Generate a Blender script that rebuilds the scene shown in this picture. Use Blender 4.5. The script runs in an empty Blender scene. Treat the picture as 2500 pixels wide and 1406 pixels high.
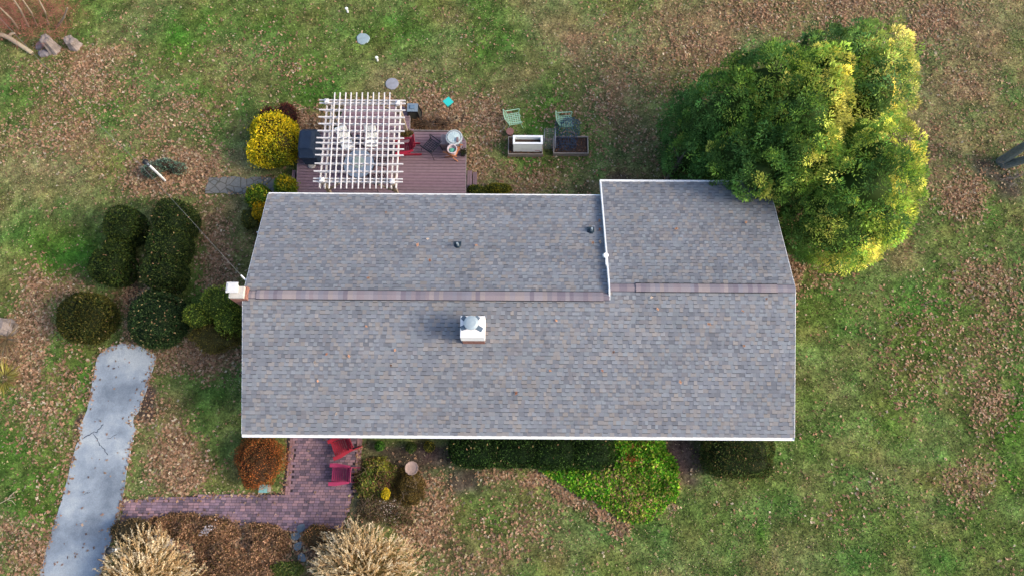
import bpy, math, random
import numpy as np
from mathutils import Vector, Matrix
rng = np.random.default_rng(11); random.seed(5)
R = math.radians
sc = bpy.context.scene; col = sc.collection

# ------------------------------------------------------------------ camera
FPX = 1667.0; TH = R(16.15); ROLL = R(0.36); H = 27.5
cd = bpy.data.cameras.new('camera'); cam = bpy.data.objects.new('camera', cd); col.objects.link(cam)
cd.sensor_width = 36; cd.lens = 36*FPX/2500; cd.clip_end = 2000
CM = Matrix.Rotation(TH, 3, 'X') @ Matrix.Rotation(ROLL, 3, 'Z')
cam.location = (0, 0, H); cam.rotation_euler = CM.to_euler()
sc.camera = cam
CN = np.array(CM)
def at(px, py, z=0.0):
    """the point at height z that the photograph shows at pixel px, py (2500 x 1406)"""
    d = CM @ Vector(((px-1250)/FPX, (703-py)/FPX, -1.0))
    t = (z-H)/d.z
    return Vector((d.x*t, d.y*t, z))
def proj(X, Y, Z=0.0):
    P = np.stack([np.asarray(X, float), np.asarray(Y, float), np.zeros_like(np.asarray(X, float))+Z-H], -1) @ CN
    return 1250+FPX*P[..., 0]/-P[..., 2], 703-FPX*P[..., 1]/-P[..., 2]

# ------------------------------------------------------------------ light
SUN_EL, SUN_AZ = R(33), R(101)          # azimuth clockwise from +Y (north)
w = bpy.data.worlds.new('World'); sc.world = w; w.use_nodes = True
nt = w.node_tree; sky = nt.nodes.new('ShaderNodeTexSky'); sky.sky_type = 'NISHITA'; sky.sun_disc = False
sky.sun_elevation = SUN_EL; sky.sun_rotation = SUN_AZ; sky.air_density = 1.0; sky.dust_density = 3.5; sky.ozone_density = 1.0
bg = nt.nodes['Background']; bg.inputs[1].default_value = 0.15; nt.links.new(sky.outputs[0], bg.inputs[0])
sd = bpy.data.lights.new('sun', 'SUN'); so = bpy.data.objects.new('sun', sd); col.objects.link(so)
sd.energy = 1.3; sd.angle = R(18); sd.color = (1.0, 0.86, 0.68)
sv = Vector((math.sin(SUN_AZ)*math.cos(SUN_EL), math.cos(SUN_AZ)*math.cos(SUN_EL), math.sin(SUN_EL)))
so.rotation_euler = sv.to_track_quat('Z', 'Y').to_euler(); so.location = (40, -5, 30)
sc.view_settings.view_transform = 'Standard'; sc.view_settings.look = 'None'
sc.view_settings.exposure = 1.15; sc.view_settings.gamma = 1

# ------------------------------------------------------------------ helpers
GAIN = 1.75
def lin(c):
    c = np.asarray(c, float)/255
    return np.where(c <= 0.04045, c/12.92, ((c+0.055)/1.055)**2.4)
def C(r, g, b): return lin((r, g, b))/GAIN        # photo colour -> base colour
_m = {}
def mat(name, rgb=None, rough=0.8, var=0.15, scale=6.0, bump=0.0, metal=0.0, attr=False, spec=0.3, trans=0.0, coat=0.0, alpha=1.0):
    if name in _m: return _m[name]
    m = bpy.data.materials.new(name); m.use_nodes = True; t = m.node_tree; N = t.nodes; L = t.links
    b = N['Principled BSDF']; b.inputs['Roughness'].default_value = rough; b.inputs['Metallic'].default_value = metal
    b.inputs['Specular IOR Level'].default_value = spec
    tc = N.new('ShaderNodeTexCoord'); no = N.new('ShaderNodeTexNoise'); no.inputs['Scale'].default_value = scale
    no.inputs['Detail'].default_value = 6; no.inputs['Roughness'].default_value = 0.65
    L.new(tc.outputs['Object'], no.inputs['Vector'])
    mr = N.new('ShaderNodeMapRange'); mr.inputs[1].default_value = 0.25; mr.inputs[2].default_value = 0.75
    mr.inputs[3].default_value = 1-var; mr.inputs[4].default_value = 1+var
    L.new(no.outputs['Fac'], mr.inputs[0])
    mx = N.new('ShaderNodeVectorMath'); mx.operation = 'SCALE'
    if attr:
        a = N.new('ShaderNodeAttribute'); a.attribute_name = 'Col'; L.new(a.outputs['Color'], mx.inputs[0])
    else: mx.inputs[0].default_value = tuple(rgb)
    L.new(mr.outputs[0], mx.inputs['Scale']); L.new(mx.outputs[0], b.inputs['Base Color'])
    if bump:
        bp = N.new('ShaderNodeBump'); bp.inputs['Strength'].default_value = bump; bp.inputs['Distance'].default_value = 0.02
        n2 = N.new('ShaderNodeTexNoise'); n2.inputs['Scale'].default_value = scale*5; n2.inputs['Detail'].default_value = 5
        L.new(tc.outputs['Object'], n2.inputs['Vector']); L.new(n2.outputs['Fac'], bp.inputs['Height']); L.new(bp.outputs[0], b.inputs['Normal'])
    if trans:
        tr = N.new('ShaderNodeBsdfTranslucent'); L.new(mx.outputs[0], tr.inputs['Color'])
        ms = N.new('ShaderNodeMixShader'); ms.inputs[0].default_value = trans
        L.new(b.outputs[0], ms.inputs[1]); L.new(tr.outputs[0], ms.inputs[2]); L.new(ms.outputs[0], N['Material Output'].inputs['Surface'])
    if coat: b.inputs['Coat Weight'].default_value = coat
    b.inputs['Alpha'].default_value = alpha
    _m[name] = m; return m

def tag(o, label=None, cat=None, group=None, kind=None):
    if label: o['label'] = label
    if cat: o['category'] = cat
    if group: o['group'] = group
    if kind: o['kind'] = kind
    return o
def thing(name, label, cat, loc=(0, 0, 0), rz=0.0, group=None):
    o = bpy.data.objects.new(name, None); o.empty_display_size = 0.2; col.objects.link(o)
    o.location = loc; o.rotation_euler = (0, 0, rz); return tag(o, label, cat, group)
def link(name, me, m, parent=None):
    o = bpy.data.objects.new(name, me); col.objects.link(o)
    for mm in (m if isinstance(m, (list, tuple)) else [m]): me.materials.append(mm)
    if parent is not None: o.parent = parent
    return o
def copy_tree(o, parent=None):
    c = o.copy(); col.objects.link(c)
    if parent is not None: c.parent = parent
    for ch in [q for q in bpy.data.objects if q.parent == o]: copy_tree(ch, c)
    return c

class MB:
    def __init__(s): s.v = []; s.f = []; s.c = []; s.k = (1, 1, 1); s.M = None; s.mi = []; s.m = 0
    def add(s, vs, fs, c=None):
        n = len(s.v)
        for p in vs:
            p = Vector(p); s.v.append(tuple(s.M @ p if s.M else p)); s.c.append(tuple(c if c is not None else s.k))
        for f in fs: s.f.append(tuple(n+i for i in f)); s.mi.append(s.m)
    def box(s, x0, x1, y0, y1, z0, z1, c=None):
        s.add([(x0, y0, z0), (x1, y0, z0), (x1, y1, z0), (x0, y1, z0), (x0, y0, z1), (x1, y0, z1), (x1, y1, z1), (x0, y1, z1)],
              [(0, 3, 2, 1), (4, 5, 6, 7), (0, 1, 5, 4), (1, 2, 6, 5), (2, 3, 7, 6), (3, 0, 4, 7)], c)
    def bar(s, p, q, w, h, up=(0, 0, 1), c=None, w2=None, h2=None):
        p = Vector(p); q = Vector(q); d = (q-p).normalized(); up = Vector(up)
        if abs(d.dot(up)) > 0.95: up = Vector((0, 1, 0)) if abs(d.y) < 0.9 else Vector((1, 0, 0))
        a = d.cross(up).normalized(); b = a.cross(d).normalized(); w2 = w2 or w; h2 = h2 or h
        vs = [r+a*sx*ww/2+b*sy*hh/2 for r, ww, hh in ((p, w, h), (q, w2, h2)) for sx, sy in ((-1, -1), (1, -1), (1, 1), (-1, 1))]
        s.add(vs, [(0, 1, 2, 3)[::-1], (4, 5, 6, 7), (0, 1, 5, 4), (1, 2, 6, 5), (2, 3, 7, 6), (3, 0, 4, 7)], c)
    def tube(s, pts, r, n=8, c=None, r2=None):
        pts = [Vector(p) for p in pts]; rings = []; m = len(pts)
        for i, p in enumerate(pts):
            d = (pts[min(i+1, m-1)]-pts[max(i-1, 0)]).normalized()
            u = Vector((0, 0, 1)) if abs(d.z) < 0.9 else Vector((1, 0, 0))
            a = d.cross(u).normalized(); b = a.cross(d)
            rr = (r[i] if isinstance(r, (list, tuple)) else r+((r2 if r2 is not None else r)-r)*i/max(1, m-1))
            rings.append([p+a*rr*math.cos(2*math.pi*k/n)+b*rr*math.sin(2*math.pi*k/n) for k in range(n)])
        vs = [q for g in rings for q in g]
        fs = [(i*n+k, i*n+(k+1) % n, (i+1)*n+(k+1) % n, (i+1)*n+k) for i in range(m-1) for k in range(n)]
        fs += [tuple(range(n))[::-1], tuple((m-1)*n+k for k in range(n))]
        s.add(vs, fs, c)
    def lathe(s, prof, n=24, c=None, cen=(0, 0), wob=None):
        vs = []; m = len(prof)
        for r, z in prof:
            for k in range(n):
                a = 2*math.pi*k/n; rr = r*(1+(wob(a) if wob else 0)); vs.append((cen[0]+rr*math.cos(a), cen[1]+rr*math.sin(a), z))
        fs = [(i*n+k, i*n+(k+1) % n, (i+1)*n+(k+1) % n, (i+1)*n+k) for i in range(m-1) for k in range(n)]
        fs += [tuple(range(n))[::-1], tuple((m-1)*n+k for k in range(n))]
        s.add(vs, fs, c)
    def prism(s, poly, z0, z1, c=None):
        n = len(poly); vs = [(p[0], p[1], z0) for p in poly]+[(p[0], p[1], z1) for p in poly]
        area = sum(poly[i][0]*poly[(i+1) % n][1]-poly[(i+1) % n][0]*poly[i][1] for i in range(n))
        up = tuple(range(n, 2*n)); dn = tuple(range(n))[::-1]
        sd_ = [(i, (i+1) % n, n+(i+1) % n, n+i) for i in range(n)]
        if area < 0: up = up[::-1]; dn = dn[::-1]; sd_ = [f[::-1] for f in sd_]
        s.add(vs, [dn, up]+sd_, c)
    def build(s, name, m, parent=None, smooth=False, bevel=0.0, attr=False):
        me = bpy.data.meshes.new(name); me.from_pydata(s.v, [], s.f); me.update()
        if attr:
            a = me.color_attributes.new('Col', 'FLOAT_COLOR', 'POINT')
            a.data.foreach_set('color', np.concatenate([np.array(s.c, float), np.ones((len(s.c), 1))], 1).ravel())
        if smooth: me.polygons.foreach_set('use_smooth', [True]*len(me.polygons))
        o = link(name, me, m, parent)
        if any(s.mi): me.polygons.foreach_set('material_index', s.mi)
        if bevel:
            b = o.modifiers.new('bevel', 'BEVEL'); b.width = bevel; b.segments = 2; b.limit_method = 'ANGLE'
        return o

def npmesh(name, V, F, Cc, m, parent=None, smooth=False):
    """V (n,3), F (k,q) index array, Cc (n,3)"""
    me = bpy.data.meshes.new(name); n = len(V); k, q = F.shape
    me.vertices.add(n); me.vertices.foreach_set('co', np.asarray(V, np.float32).ravel())
    me.loops.add(k*q); me.loops.foreach_set('vertex_index', F.astype(np.int32).ravel())
    me.polygons.add(k); me.polygons.foreach_set('loop_start', np.arange(k, dtype=np.int32)*q)
    me.update(calc_edges=True)
    a = me.color_attributes.new('Col', 'FLOAT_COLOR', 'POINT')
    a.data.foreach_set('color', np.concatenate([Cc, np.ones((n, 1))], 1).astype(np.float32).ravel())
    if smooth: me.polygons.foreach_set('use_smooth', np.ones(k, bool))
    return link(name, me, m, parent)

_ng = {}
def vn(x, y, s, seed=0):
    """smooth value noise 0..1, feature size s"""
    if seed not in _ng: _ng[seed] = np.random.default_rng(1000+seed).random((256, 256))
    g = _ng[seed]; x = np.asarray(x)/s+500.3; y = np.asarray(y)/s+500.7
    xi = np.floor(x).astype(int); yi = np.floor(y).astype(int); fx = x-xi; fy = y-yi
    fx = fx*fx*(3-2*fx); fy = fy*fy*(3-2*fy)
    a = g[xi % 256, yi % 256]; b = g[(xi+1) % 256, yi % 256]; c = g[xi % 256, (yi+1) % 256]; d = g[(xi+1) % 256, (yi+1) % 256]
    return (a*(1-fx)+b*fx)*(1-fy)+(c*(1-fx)+d*fx)*fy
def fbm(x, y, s, seed=0, o=3): return sum(vn(x, y, s/2**i, seed+i)*0.5**i for i in range(o))/sum(0.5**i for i in range(o))
def unit(n):
    d = rng.normal(size=(n, 3)); return d/np.linalg.norm(d, axis=1, keepdims=True)
def nrm(a): return a/np.maximum(np.linalg.norm(a, axis=-1, keepdims=True), 1e-9)
def leafmesh(P, T, L, W, Cc):
    """rhombic leaves at P along T; returns V, F, C"""
    n = len(P); T = nrm(T); S = nrm(np.cross(T, unit(n))); L = np.broadcast_to(np.asarray(L, float).reshape(-1, 1), (n, 1)); W = np.broadcast_to(np.asarray(W, float).reshape(-1, 1), (n, 1))
    V = np.stack([P, P+T*L*.5+S*W*.5, P+T*L, P+T*L*.5-S*W*.5], 1).reshape(-1, 3)
    return V, np.arange(4*n).reshape(n, 4), np.repeat(Cc, 4, 0)
def merge(parts):
    V = []; F = []; Cc = []; k = 0
    for v, f, c in parts: V.append(v); F.append(f+k); Cc.append(c); k += len(v)
    return np.concatenate(V), np.concatenate(F), np.concatenate(Cc)
def inpoly(x, y, poly):
    x = np.asarray(x); y = np.asarray(y); r = np.zeros(x.shape, bool); n = len(poly)
    for i in range(n):
        x0, y0 = poly[i][0], poly[i][1]; x1, y1 = poly[(i+1) % n][0], poly[(i+1) % n][1]
        c = ((y0 > y) != (y1 > y)) & (x < (x1-x0)*(y-y0)/((y1-y0) if y1 != y0 else 1e-9)+x0); r ^= c
    return r
def pal(n, cols, wts=None, var=0.12):
    cols = np.array([C(*c) for c in cols]); wts = np.ones(len(cols)) if wts is None else np.array(wts, float)
    i = rng.choice(len(cols), n, p=wts/wts.sum()); return cols[i]*(1+rng.normal(0, var, (n, 1))).clip(.5, 1.7)

M_LEAF = mat('foliage', attr=True, rough=0.7, var=0.05, trans=0.35, spec=0.15)
M_LITTER = mat('dry_leaves', attr=True, rough=0.85, var=0.05, trans=0.1, spec=0.1)
M_WHITE = mat('white_paint', (.74, .76, .77), 0.5, 0.05, 3)
M_BLACK = mat('black_metal', C(38, 42, 50), 0.5, 0.2, 8, metal=0.2)
M_BARK = mat('bark', C(115, 105, 95), 0.9, 0.35, 9, bump=0.8)
M_TWIG = mat('twigs', C(140, 122, 105), 0.9, 0.3, 9)

# ------------------------------------------------------------------ ground
HOUSE = [(-9.6, 1.7), (10.1, 1.7), (10.1, 11.7), (-9.6, 11.2)]
def blobs(px, py, L):
    r = np.zeros_like(px)
    for x, y, rx, ry, a in L: r = np.maximum(r, a*np.exp(-(((px-x)/rx)**2+((py-y)/ry)**2)**1.5*0.7))
    return r
LEAFB = [(210, 190, 150, 80, .62), (90, 330, 150, 70, .5), (300, 400, 120, 60, .35), (385, 445, 90, 50, 1), (460, 410, 80, 70, 1), (530, 650, 45, 120, .95), (490, 880, 120, 40, .95),
  (75, 820, 50, 150, 1), (40, 880, 50, 60, .9), (430, 1130, 75, 80, .85), (330, 1010, 60, 60, .4), (770, 290, 60, 45, 1), (900, 245, 90, 16, .8), (1060, 285, 100, 55, 1), (1165, 350, 35, 110, .95),
  (1200, 320, 40, 40, .8), (1650, 160, 250, 150, .4), (2050, 30, 330, 60, .55), (1670, 120, 50, 60, .7), (2360, 480, 60, 60, 1), (2250, 60, 60, 60, .8), (2330, 860, 170, 140, .36),
  (2420, 740, 90, 100, .5), (2370, 1170, 60, 60, .5), (2420, 1000, 60, 60, .4), (2150, 1200, 120, 60, .2), (1040, 1290, 60, 110, 1), (1020, 1190, 60, 60, .9), (600, 1330, 190, 90, 1),
  (1130, 1370, 80, 60, .6), (1270, 1280, 90, 70, .5), (1310, 1165, 50, 24, 1), (1360, 1190, 50, 28, 1), (1415, 1222, 50, 30, 1), (1465, 1250, 45, 30, 1), (1515, 1280, 45, 24, 1), (1640, 1210, 20, 50, .6), (1210, 1150, 50, 20, .5),
  (1930, 600, 30, 130, .7), (2030, 680, 60, 30, .4), (1300, 430, 120, 50, .45), (180, 1160, 120, 250, .4), (60, 1350, 80, 80, .8), (120, 1000, 130, 130, .4), (310, 700, 60, 60, .5), (300, 740, 20, 110, .9),
  (2250, 300, 300, 250, .22), (620, 170, 150, 120, .2), (420, 290, 120, 60, .45), (1450, 300, 150, 120, .35), (1640, 380, 80, 60, .4), (720, 1345, 40, 60, .7), (150, 720, 60, 60, .5), (640, 600, 40, 40, .4)]
GRNB = [(2080, 900, 200, 330, .6), (2300, 1300, 320, 180, .65), (2200, 760, 200, 120, .5), (2480, 1000, 120, 400, .5), (1700, 1320, 320, 110, .3), (120, 1050, 140, 320, .6), (900, 50, 420, 130, .45), (400, 250, 200, 120, .3), (1150, 180, 250, 100, .4), (330, 560, 250, 120, .35), (850, 90, 90, 80, .9), (150, 620, 100, 80, 1), (1180, 100, 150, 120, .75), (2480, 1080, 60, 200, .9), (600, 40, 180, 50, .6), (170, 930, 90, 140, .9), (120, 1200, 110, 180, .9), (450, 110, 60, 60, .7),
  (1000, 90, 160, 90, .55), (730, 180, 150, 80, .5), (370, 520, 90, 60, .6), (450, 960, 100, 110, .6), (1300, 280, 110, 60, .7), (1270, 410, 60, 40, .6), (620, 540, 60, 80, .3), (2150, 760, 60, 60, .4),
  (2100, 1330, 100, 120, .5), (1870, 1350, 20, 80, .8), (1900, 1150, 80, 80, .55), (2260, 800, 120, 160, .5), (1330, 1230, 120, 40, .3), (1980, 700, 70, 60, .5), (1460, 420, 40, 20, .5), (1640, 240, 60, 60, .3), (60, 220, 50, 40, .7), (2290, 1330, 120, 80, .4), (2400, 950, 80, 120, .5), (700, 60, 100, 60, .5)]
DRYB = [(1550, 150, 400, 170, .75), (2100, 60, 500, 100, .8), (2350, 250, 250, 200, .7), (60, 420, 110, 60, .9), (1330, 440, 200, 50, .8), (970, 190, 70, 60, .8), (900, 110, 50, 60, .3), (560, 540, 80, 80, .5),
  (1720, 1370, 200, 80, .35), (2040, 1020, 100, 80, .55), (1130, 1370, 160, 80, .4), (2200, 640, 120, 80, .4), (600, 400, 90, 40, .5), (1450, 60, 120, 60, .6), (300, 250, 160, 110, .4), (1600, 300, 90, 120, .5)]
SOILB = [(1030, 1105, 160, 34, 1), (960, 1160, 80, 60, .9), (1125, 1165, 60, 40, .95), (1680, 1110, 70, 60, 1), (1700, 1170, 45, 22, .8), (310, 720, 22, 110, .9), (2430, 410, 45, 30, 1), (2470, 450, 40, 40, .9), (640, 430, 80, 12, .5), (1600, 455, 250, 20, .8), (640, 520, 45, 60, .6), (1900, 560, 26, 120, .7),
  (900, 1240, 90, 60, .8), (1080, 300, 60, 30, .8), (80, 60, 130, 60, .4), (380, 430, 60, 40, .7), (20, 840, 40, 60, .6), (720, 1310, 60, 60, .8), (550, 1320, 240, 80, .8), (346, 985, 16, 50, 1.4), (326, 1024, 14, 14, 1.6), (196, 1035, 10, 26, 1.4), (1290, 1390, 0.1, .1, 0)]
def ground_fields(X, Y):
    px, py = proj(X, Y)
    wx = px+60*(fbm(X, Y, 3, 1)-.5)+25*(vn(X, Y, .5, 5)-.5); wy = py+60*(fbm(X, Y, 3, 9)-.5)+25*(vn(X, Y, .5, 6)-.5)
    leaf = blobs(wx, wy, LEAFB); n = fbm(X, Y, 1.6, 20, 4); n2 = fbm(X, Y, 5, 30, 3)
    leaf = np.clip(leaf*(0.6+1.3*(n-.25))+0.05+0.5*np.clip(n-.56, 0, 1), 0, 1)
    grn = np.clip(blobs(wx, wy, GRNB)*(.5+n)+1.5*(fbm(X, Y, 2.2, 40, 4)-.53), 0, 1)
    dry = np.clip(blobs(wx, wy, DRYB)*(.5+n)+1.2*(fbm(X, Y, 2.6, 50, 4)-.5), 0, 1)
    soil = np.clip(blobs(wx+15*(n-.5), wy, SOILB)*1.6-.35, 0, 1)
    return leaf, grn, dry, soil
def ground_color(X, Y):
    leaf, grn, dry, soil = ground_fields(X, Y)
    base = C(120, 135, 76)[None]; g = C(82, 132, 44)[None]; d = C(162, 147, 110)[None]; s = C(98, 86, 76)[None]
    yl = C(132, 140, 72)[None]
    c = base+(yl-base)*np.clip(2.2*(fbm(X, Y, 1.9, 60)-.55), 0, .8)[..., None]
    c = c+(d-c)*(dry*.9)[..., None]; c = c+(g-c)*(grn*.85)[..., None]
    lf = C(156, 126, 98)[None]; c = c+(lf-c)*(np.clip(leaf-.3, 0, 1)*1.2).clip(0, .9)[..., None]
    c = c+(s-c)*soil[..., None]
    md = fbm(X, Y, .55, 64, 3)-.5; m2 = fbm(X, Y, .28, 67, 2)-.5; m3 = fbm(X, Y, 1.0, 61, 3)-.5
    m4 = vn(X, Y, .13, 68)-.5; c = c*np.exp(.8*md+.9*m2+.7*m4)[..., None]*np.stack([1+.8*m3, 1+0*m3, 1+.4*m3], -1)
    return c
xs = np.concatenate([[-700, -250, -100, -50, -34, -32, -31], np.arange(-30, 30.01, .14), [31, 32, 34, 50, 100, 250, 700]])
ys = np.concatenate([[-700, -250, -80, -20, -11, -9, -8], np.arange(-7, 27.01, .14), [28, 29, 31, 50, 120, 300, 900]])
GX, GY = np.meshgrid(xs, ys, indexing='ij'); nx, ny = GX.shape
inner = (np.abs(GX) < 31) & (GY > -8) & (GY < 28)
GZ = np.where(inner, .05*(fbm(GX, GY, 4, 70)-.5)+.03*(vn(GX, GY, .4, 75)-.5), -.03)
GV = np.stack([GX, GY, GZ-.02], -1).reshape(-1, 3)
ii = np.arange(nx*ny).reshape(nx, ny)
GF = np.stack([ii[:-1, :-1], ii[1:, :-1], ii[1:, 1:], ii[:-1, 1:]], -1).reshape(-1, 4)
m = mat('lawn_soil', attr=True, rough=0.95, var=0.75, scale=11, bump=1.0, spec=0.05)
GC = ground_color(GX, GY); wo = np.clip(np.maximum.reduce([np.abs(GX)-30, GY-27, -7-GY])/4, 0, 1)[..., None]; GC = GC+(GC[20:400, 20:200].mean((0, 1))-GC)*wo
g = npmesh('ground', GV, GF, GC.reshape(-1, 3), m, smooth=True)
tag(g, 'patchy autumn lawn and garden soil all around the house', 'ground', kind='structure')
def gz(X, Y): return .05*(fbm(X, Y, 4, 70)-.5)+.03*(vn(X, Y, .4, 75)-.5)-.02

DRIVE = [(239, 868), (262, 850), (300, 836), (345, 845), (382, 870), (370, 910), (357, 955), (350, 970), (343, 992), (336, 1008), (326, 1018), (325, 1032), (334, 1046), (322, 1085), (312, 1135), (303, 1200), (288, 1265), (262, 1345), (232, 1450), (222, 1520),
         (66, 1520), (98, 1400), (121, 1315), (145, 1240), (164, 1170), (180, 1110), (196, 1060), (192, 1044), (204, 1022), (214, 1000), (226, 930), (233, 895)]
PATIO = [(701, 1050), (884, 1050), (872, 1180), (852, 1240), (835, 1290), (692, 1296), (600, 1284), (560, 1268), (500, 1262), (420, 1262), (360, 1275), (296, 1285), (302, 1218), (420, 1213), (560, 1205), (688, 1204), (696, 1160)]
STONE = [(512, 434), (560, 433), (690, 436), (735, 440), (735, 470), (700, 480), (500, 472)]
def wpoly(L, z=0): return [tuple(at(x, y, z))[:2] for x, y in L]
DW, PW, SW = wpoly(DRIVE), wpoly(PATIO), wpoly(STONE)
DZ = 0.46
DECK = [(722, 500), (729, 330), (800, 322), (820, 318), (842, 258), (986, 262), (1000, 281), (999, 318), (1118, 320), (1137, 345), (1137, 500)]
KW = wpoly(DECK, DZ)
def hard(X, Y): return inpoly(X, Y, DW) | inpoly(X, Y, PW) | inpoly(X, Y, SW)
def blocked(X, Y): return inpoly(X, Y, HOUSE) | inpoly(X, Y, KW)
# grass blades over the lawn
n = 330000
X = rng.uniform(-26, 26, n); Y = rng.uniform(-5, 24, n); px, py = proj(X, Y)
leaf, grn, dry, soil = ground_fields(X, Y)
k = (px > -80) & (px < 2580) & (py > -60) & (py < 1470) & ~hard(X, Y) & ~blocked(X, Y) & (rng.random(n) > soil*1.1)
X, Y, grn = X[k], Y[k], grn[k]; n = len(X)
c = ground_color(X, Y)*np.exp(rng.normal(.0, .42, (n, 1))); c[:, 1] *= 1+rng.normal(0, .08, n)
P = np.stack([X, Y, gz(X, Y)], 1); a = rng.uniform(0, 6.283, n); h = rng.uniform(.02, .05, n)*(1+.6*grn); ln = rng.uniform(.04, .12, n)
T = np.stack([np.cos(a)*ln, np.sin(a)*ln, h], 1); S = np.stack([-np.sin(a), np.cos(a), 0*a], 1)*rng.uniform(.012, .026, (n, 1))
V = np.stack([P-S, P+S, P+T], 1).reshape(-1, 3)
o = npmesh('grass', V, np.arange(3*n).reshape(n, 3), np.repeat(c, 3, 0), M_LEAF)
tag(o, 'short green and straw coloured lawn grass around the house', 'grass', kind='stuff')

# fallen leaves
LEAFC = [(226, 186, 152), (206, 162, 128), (232, 206, 172), (174, 138, 108), (140, 112, 88), (216, 204, 150), (206, 162, 130), (240, 226, 200)]
def litter(X, Y, Z, size=(.09, .155), cols=LEAFC, wts=(5, 6, 3, 5, 3, 1.3, 4, .8), tilt=.35, nrmv=None):
    n = len(X); c = pal(n, cols, wts, .16); a = rng.uniform(0, 6.283, n); L = rng.uniform(*size, n)
    d = np.stack([np.cos(a), np.sin(a), rng.normal(0, tilt, n)], 1); s = np.stack([-np.sin(a), np.cos(a), rng.normal(0, tilt, n)], 1)
    P = np.stack([X, Y, Z+.012+rng.uniform(0, .02, n)+L*.12], 1); L = L[:, None]; o = []
    # each leaf is a lobed star: two crossed blades
    for q, (u, v, wd) in enumerate(((d, s, .5), (s*.8+d*.25, d, .42))):
        o.append(np.stack([P-u*L*.5, P+v*L*wd*.5+u*L*.05, P+u*L*.5, P-v*L*wd*.5+u*L*.05], 1))
    V = np.stack(o, 1).reshape(-1, 3); return V, np.arange(8*n).reshape(2*n, 4), np.repeat(c, 8, 0)
n = 430000
X = rng.uniform(-26, 26, n); Y = rng.uniform(-5, 24, n); px, py = proj(X, Y)
leaf, grn, dry, soil = ground_fields(X, Y)
hf = fbm(X, Y, .45, 80, 2)
k = (px > -60) & (px < 2560) & (py > -40) & (py < 1450) & ~hard(X, Y) & ~blocked(X, Y) & (rng.random(n) < np.clip(leaf**1.7*1.25*(.25+1.5*hf), 0, .95))
parts = [litter(X[k], Y[k], gz(X[k], Y[k]))]
n = 520000; X = rng.uniform(-26, 26, n); Y = rng.uniform(-5, 24, n); px, py = proj(X, Y); leaf, grn, dry, soil = ground_fields(X, Y)
k = (px > -60) & (px < 2560) & (py > -40) & (py < 1450) & ~hard(X, Y) & ~blocked(X, Y) & (rng.random(n) < (.15+.3*leaf+.3*dry)*(.3+1.4*fbm(X, Y, .6, 82, 2))*(1-.6*grn)); n = k.sum(); X, Y = X[k], Y[k]
T = unit(n)*np.array([1, 1, .3]); parts.append(leafmesh(np.stack([X, Y, gz(X, Y)+.035], 1), T, rng.uniform(.03, .085, n), rng.uniform(.015, .035, n), pal(n, [(226, 204, 166), (192, 164, 126), (176, 140, 108), (200, 190, 140), (232, 218, 190)], (4, 5, 4, 3, 1), .2)))
for i in range(2):       # a thin scatter on the paving
    n = 1500; PP = (DW, PW)[i]; q = np.array(PP); X = rng.uniform(q[:, 0].min(), q[:, 0].max(), n); Y = rng.uniform(q[:, 1].min(), q[:, 1].max(), n)
    k = inpoly(X, Y, PP) & (rng.random(n) < (.08, .05)[i]*(.3+1.4*fbm(X, Y, 1.2, 85))); parts.append(litter(X[k], Y[k], 0*X[k]+.02, size=(.06, .16), cols=[(186, 156, 142), (200, 172, 152), (150, 124, 118)], wts=(1, 1, 1)))
for PP, ne in ((DW, 1500), (PW, 900), (SW, 200)):      # drifts caught along the paving edges
    q = np.array(PP); q2 = np.roll(q, -1, 0); ln = np.linalg.norm(q2-q, axis=1); i = rng.choice(len(q), ne, p=ln/ln.sum()); t_ = rng.random((ne, 1)); c = q[i]+(q2[i]-q[i])*t_+rng.normal(0, .09, (ne, 2))
    k = (rng.random(ne) < 1.6*fbm(c[:, 0], c[:, 1], .8, 88)**1.5) & ~blocked(c[:, 0], c[:, 1]); parts.append(litter(c[k, 0], c[k, 1], 0*c[k, 0]+.015, size=(.06, .14)))
V, F, Cc = merge(parts)
tag(npmesh('fallen_leaves', V, F, Cc, M_LITTER), 'brown and tan fallen oak leaves scattered over lawn, beds and driveway', 'leaves', kind='stuff')

# driveway
def rough(poly, step=.14, j=.014):
    out = []; n = len(poly)
    for i in range(n):
        a = np.array(poly[i]); b = np.array(poly[(i+1) % n]); m_ = max(1, int(np.linalg.norm(b-a)/step))
        for q in range(m_): out.append(tuple(a+(b-a)*q/m_+rng.normal(0, j, 2)))
    return out
mb = MB(); mb.prism(rough(DW), -.05, .022)
def stainmat(name, c1, c2, c3, scale):
    m = mat(name, c1, .85, .22, 26, bump=.5); t = m.node_tree; N = t.nodes; L = t.links
    tc = N.new('ShaderNodeTexCoord'); a = N.new('ShaderNodeTexNoise'); a.inputs['Scale'].default_value = scale; a.inputs['Detail'].default_value = 8; a.inputs['Roughness'].default_value = .6
    L.new(tc.outputs['Object'], a.inputs['Vector']); r = N.new('ShaderNodeValToRGB'); e = r.color_ramp.elements
    e[0].position = .36; e[0].color = (*c3, 1); e[1].position = .58; e[1].color = (*c2, 1); q = e.new(.48); q.color = (*c1, 1)
    L.new(a.outputs['Fac'], r.inputs[0]); v = [x for x in N if x.bl_idname == 'ShaderNodeVectorMath'][0]; L.new(r.outputs[0], v.inputs[0]); return m
dr = mb.build('driveway', stainmat('asphalt_pale', C(172, 186, 200), C(206, 216, 222), C(130, 144, 160), .35))
tag(dr, 'pale blue grey asphalt driveway strip narrowing up to the hedges', 'driveway', kind='structure')
mb = MB()
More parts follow.
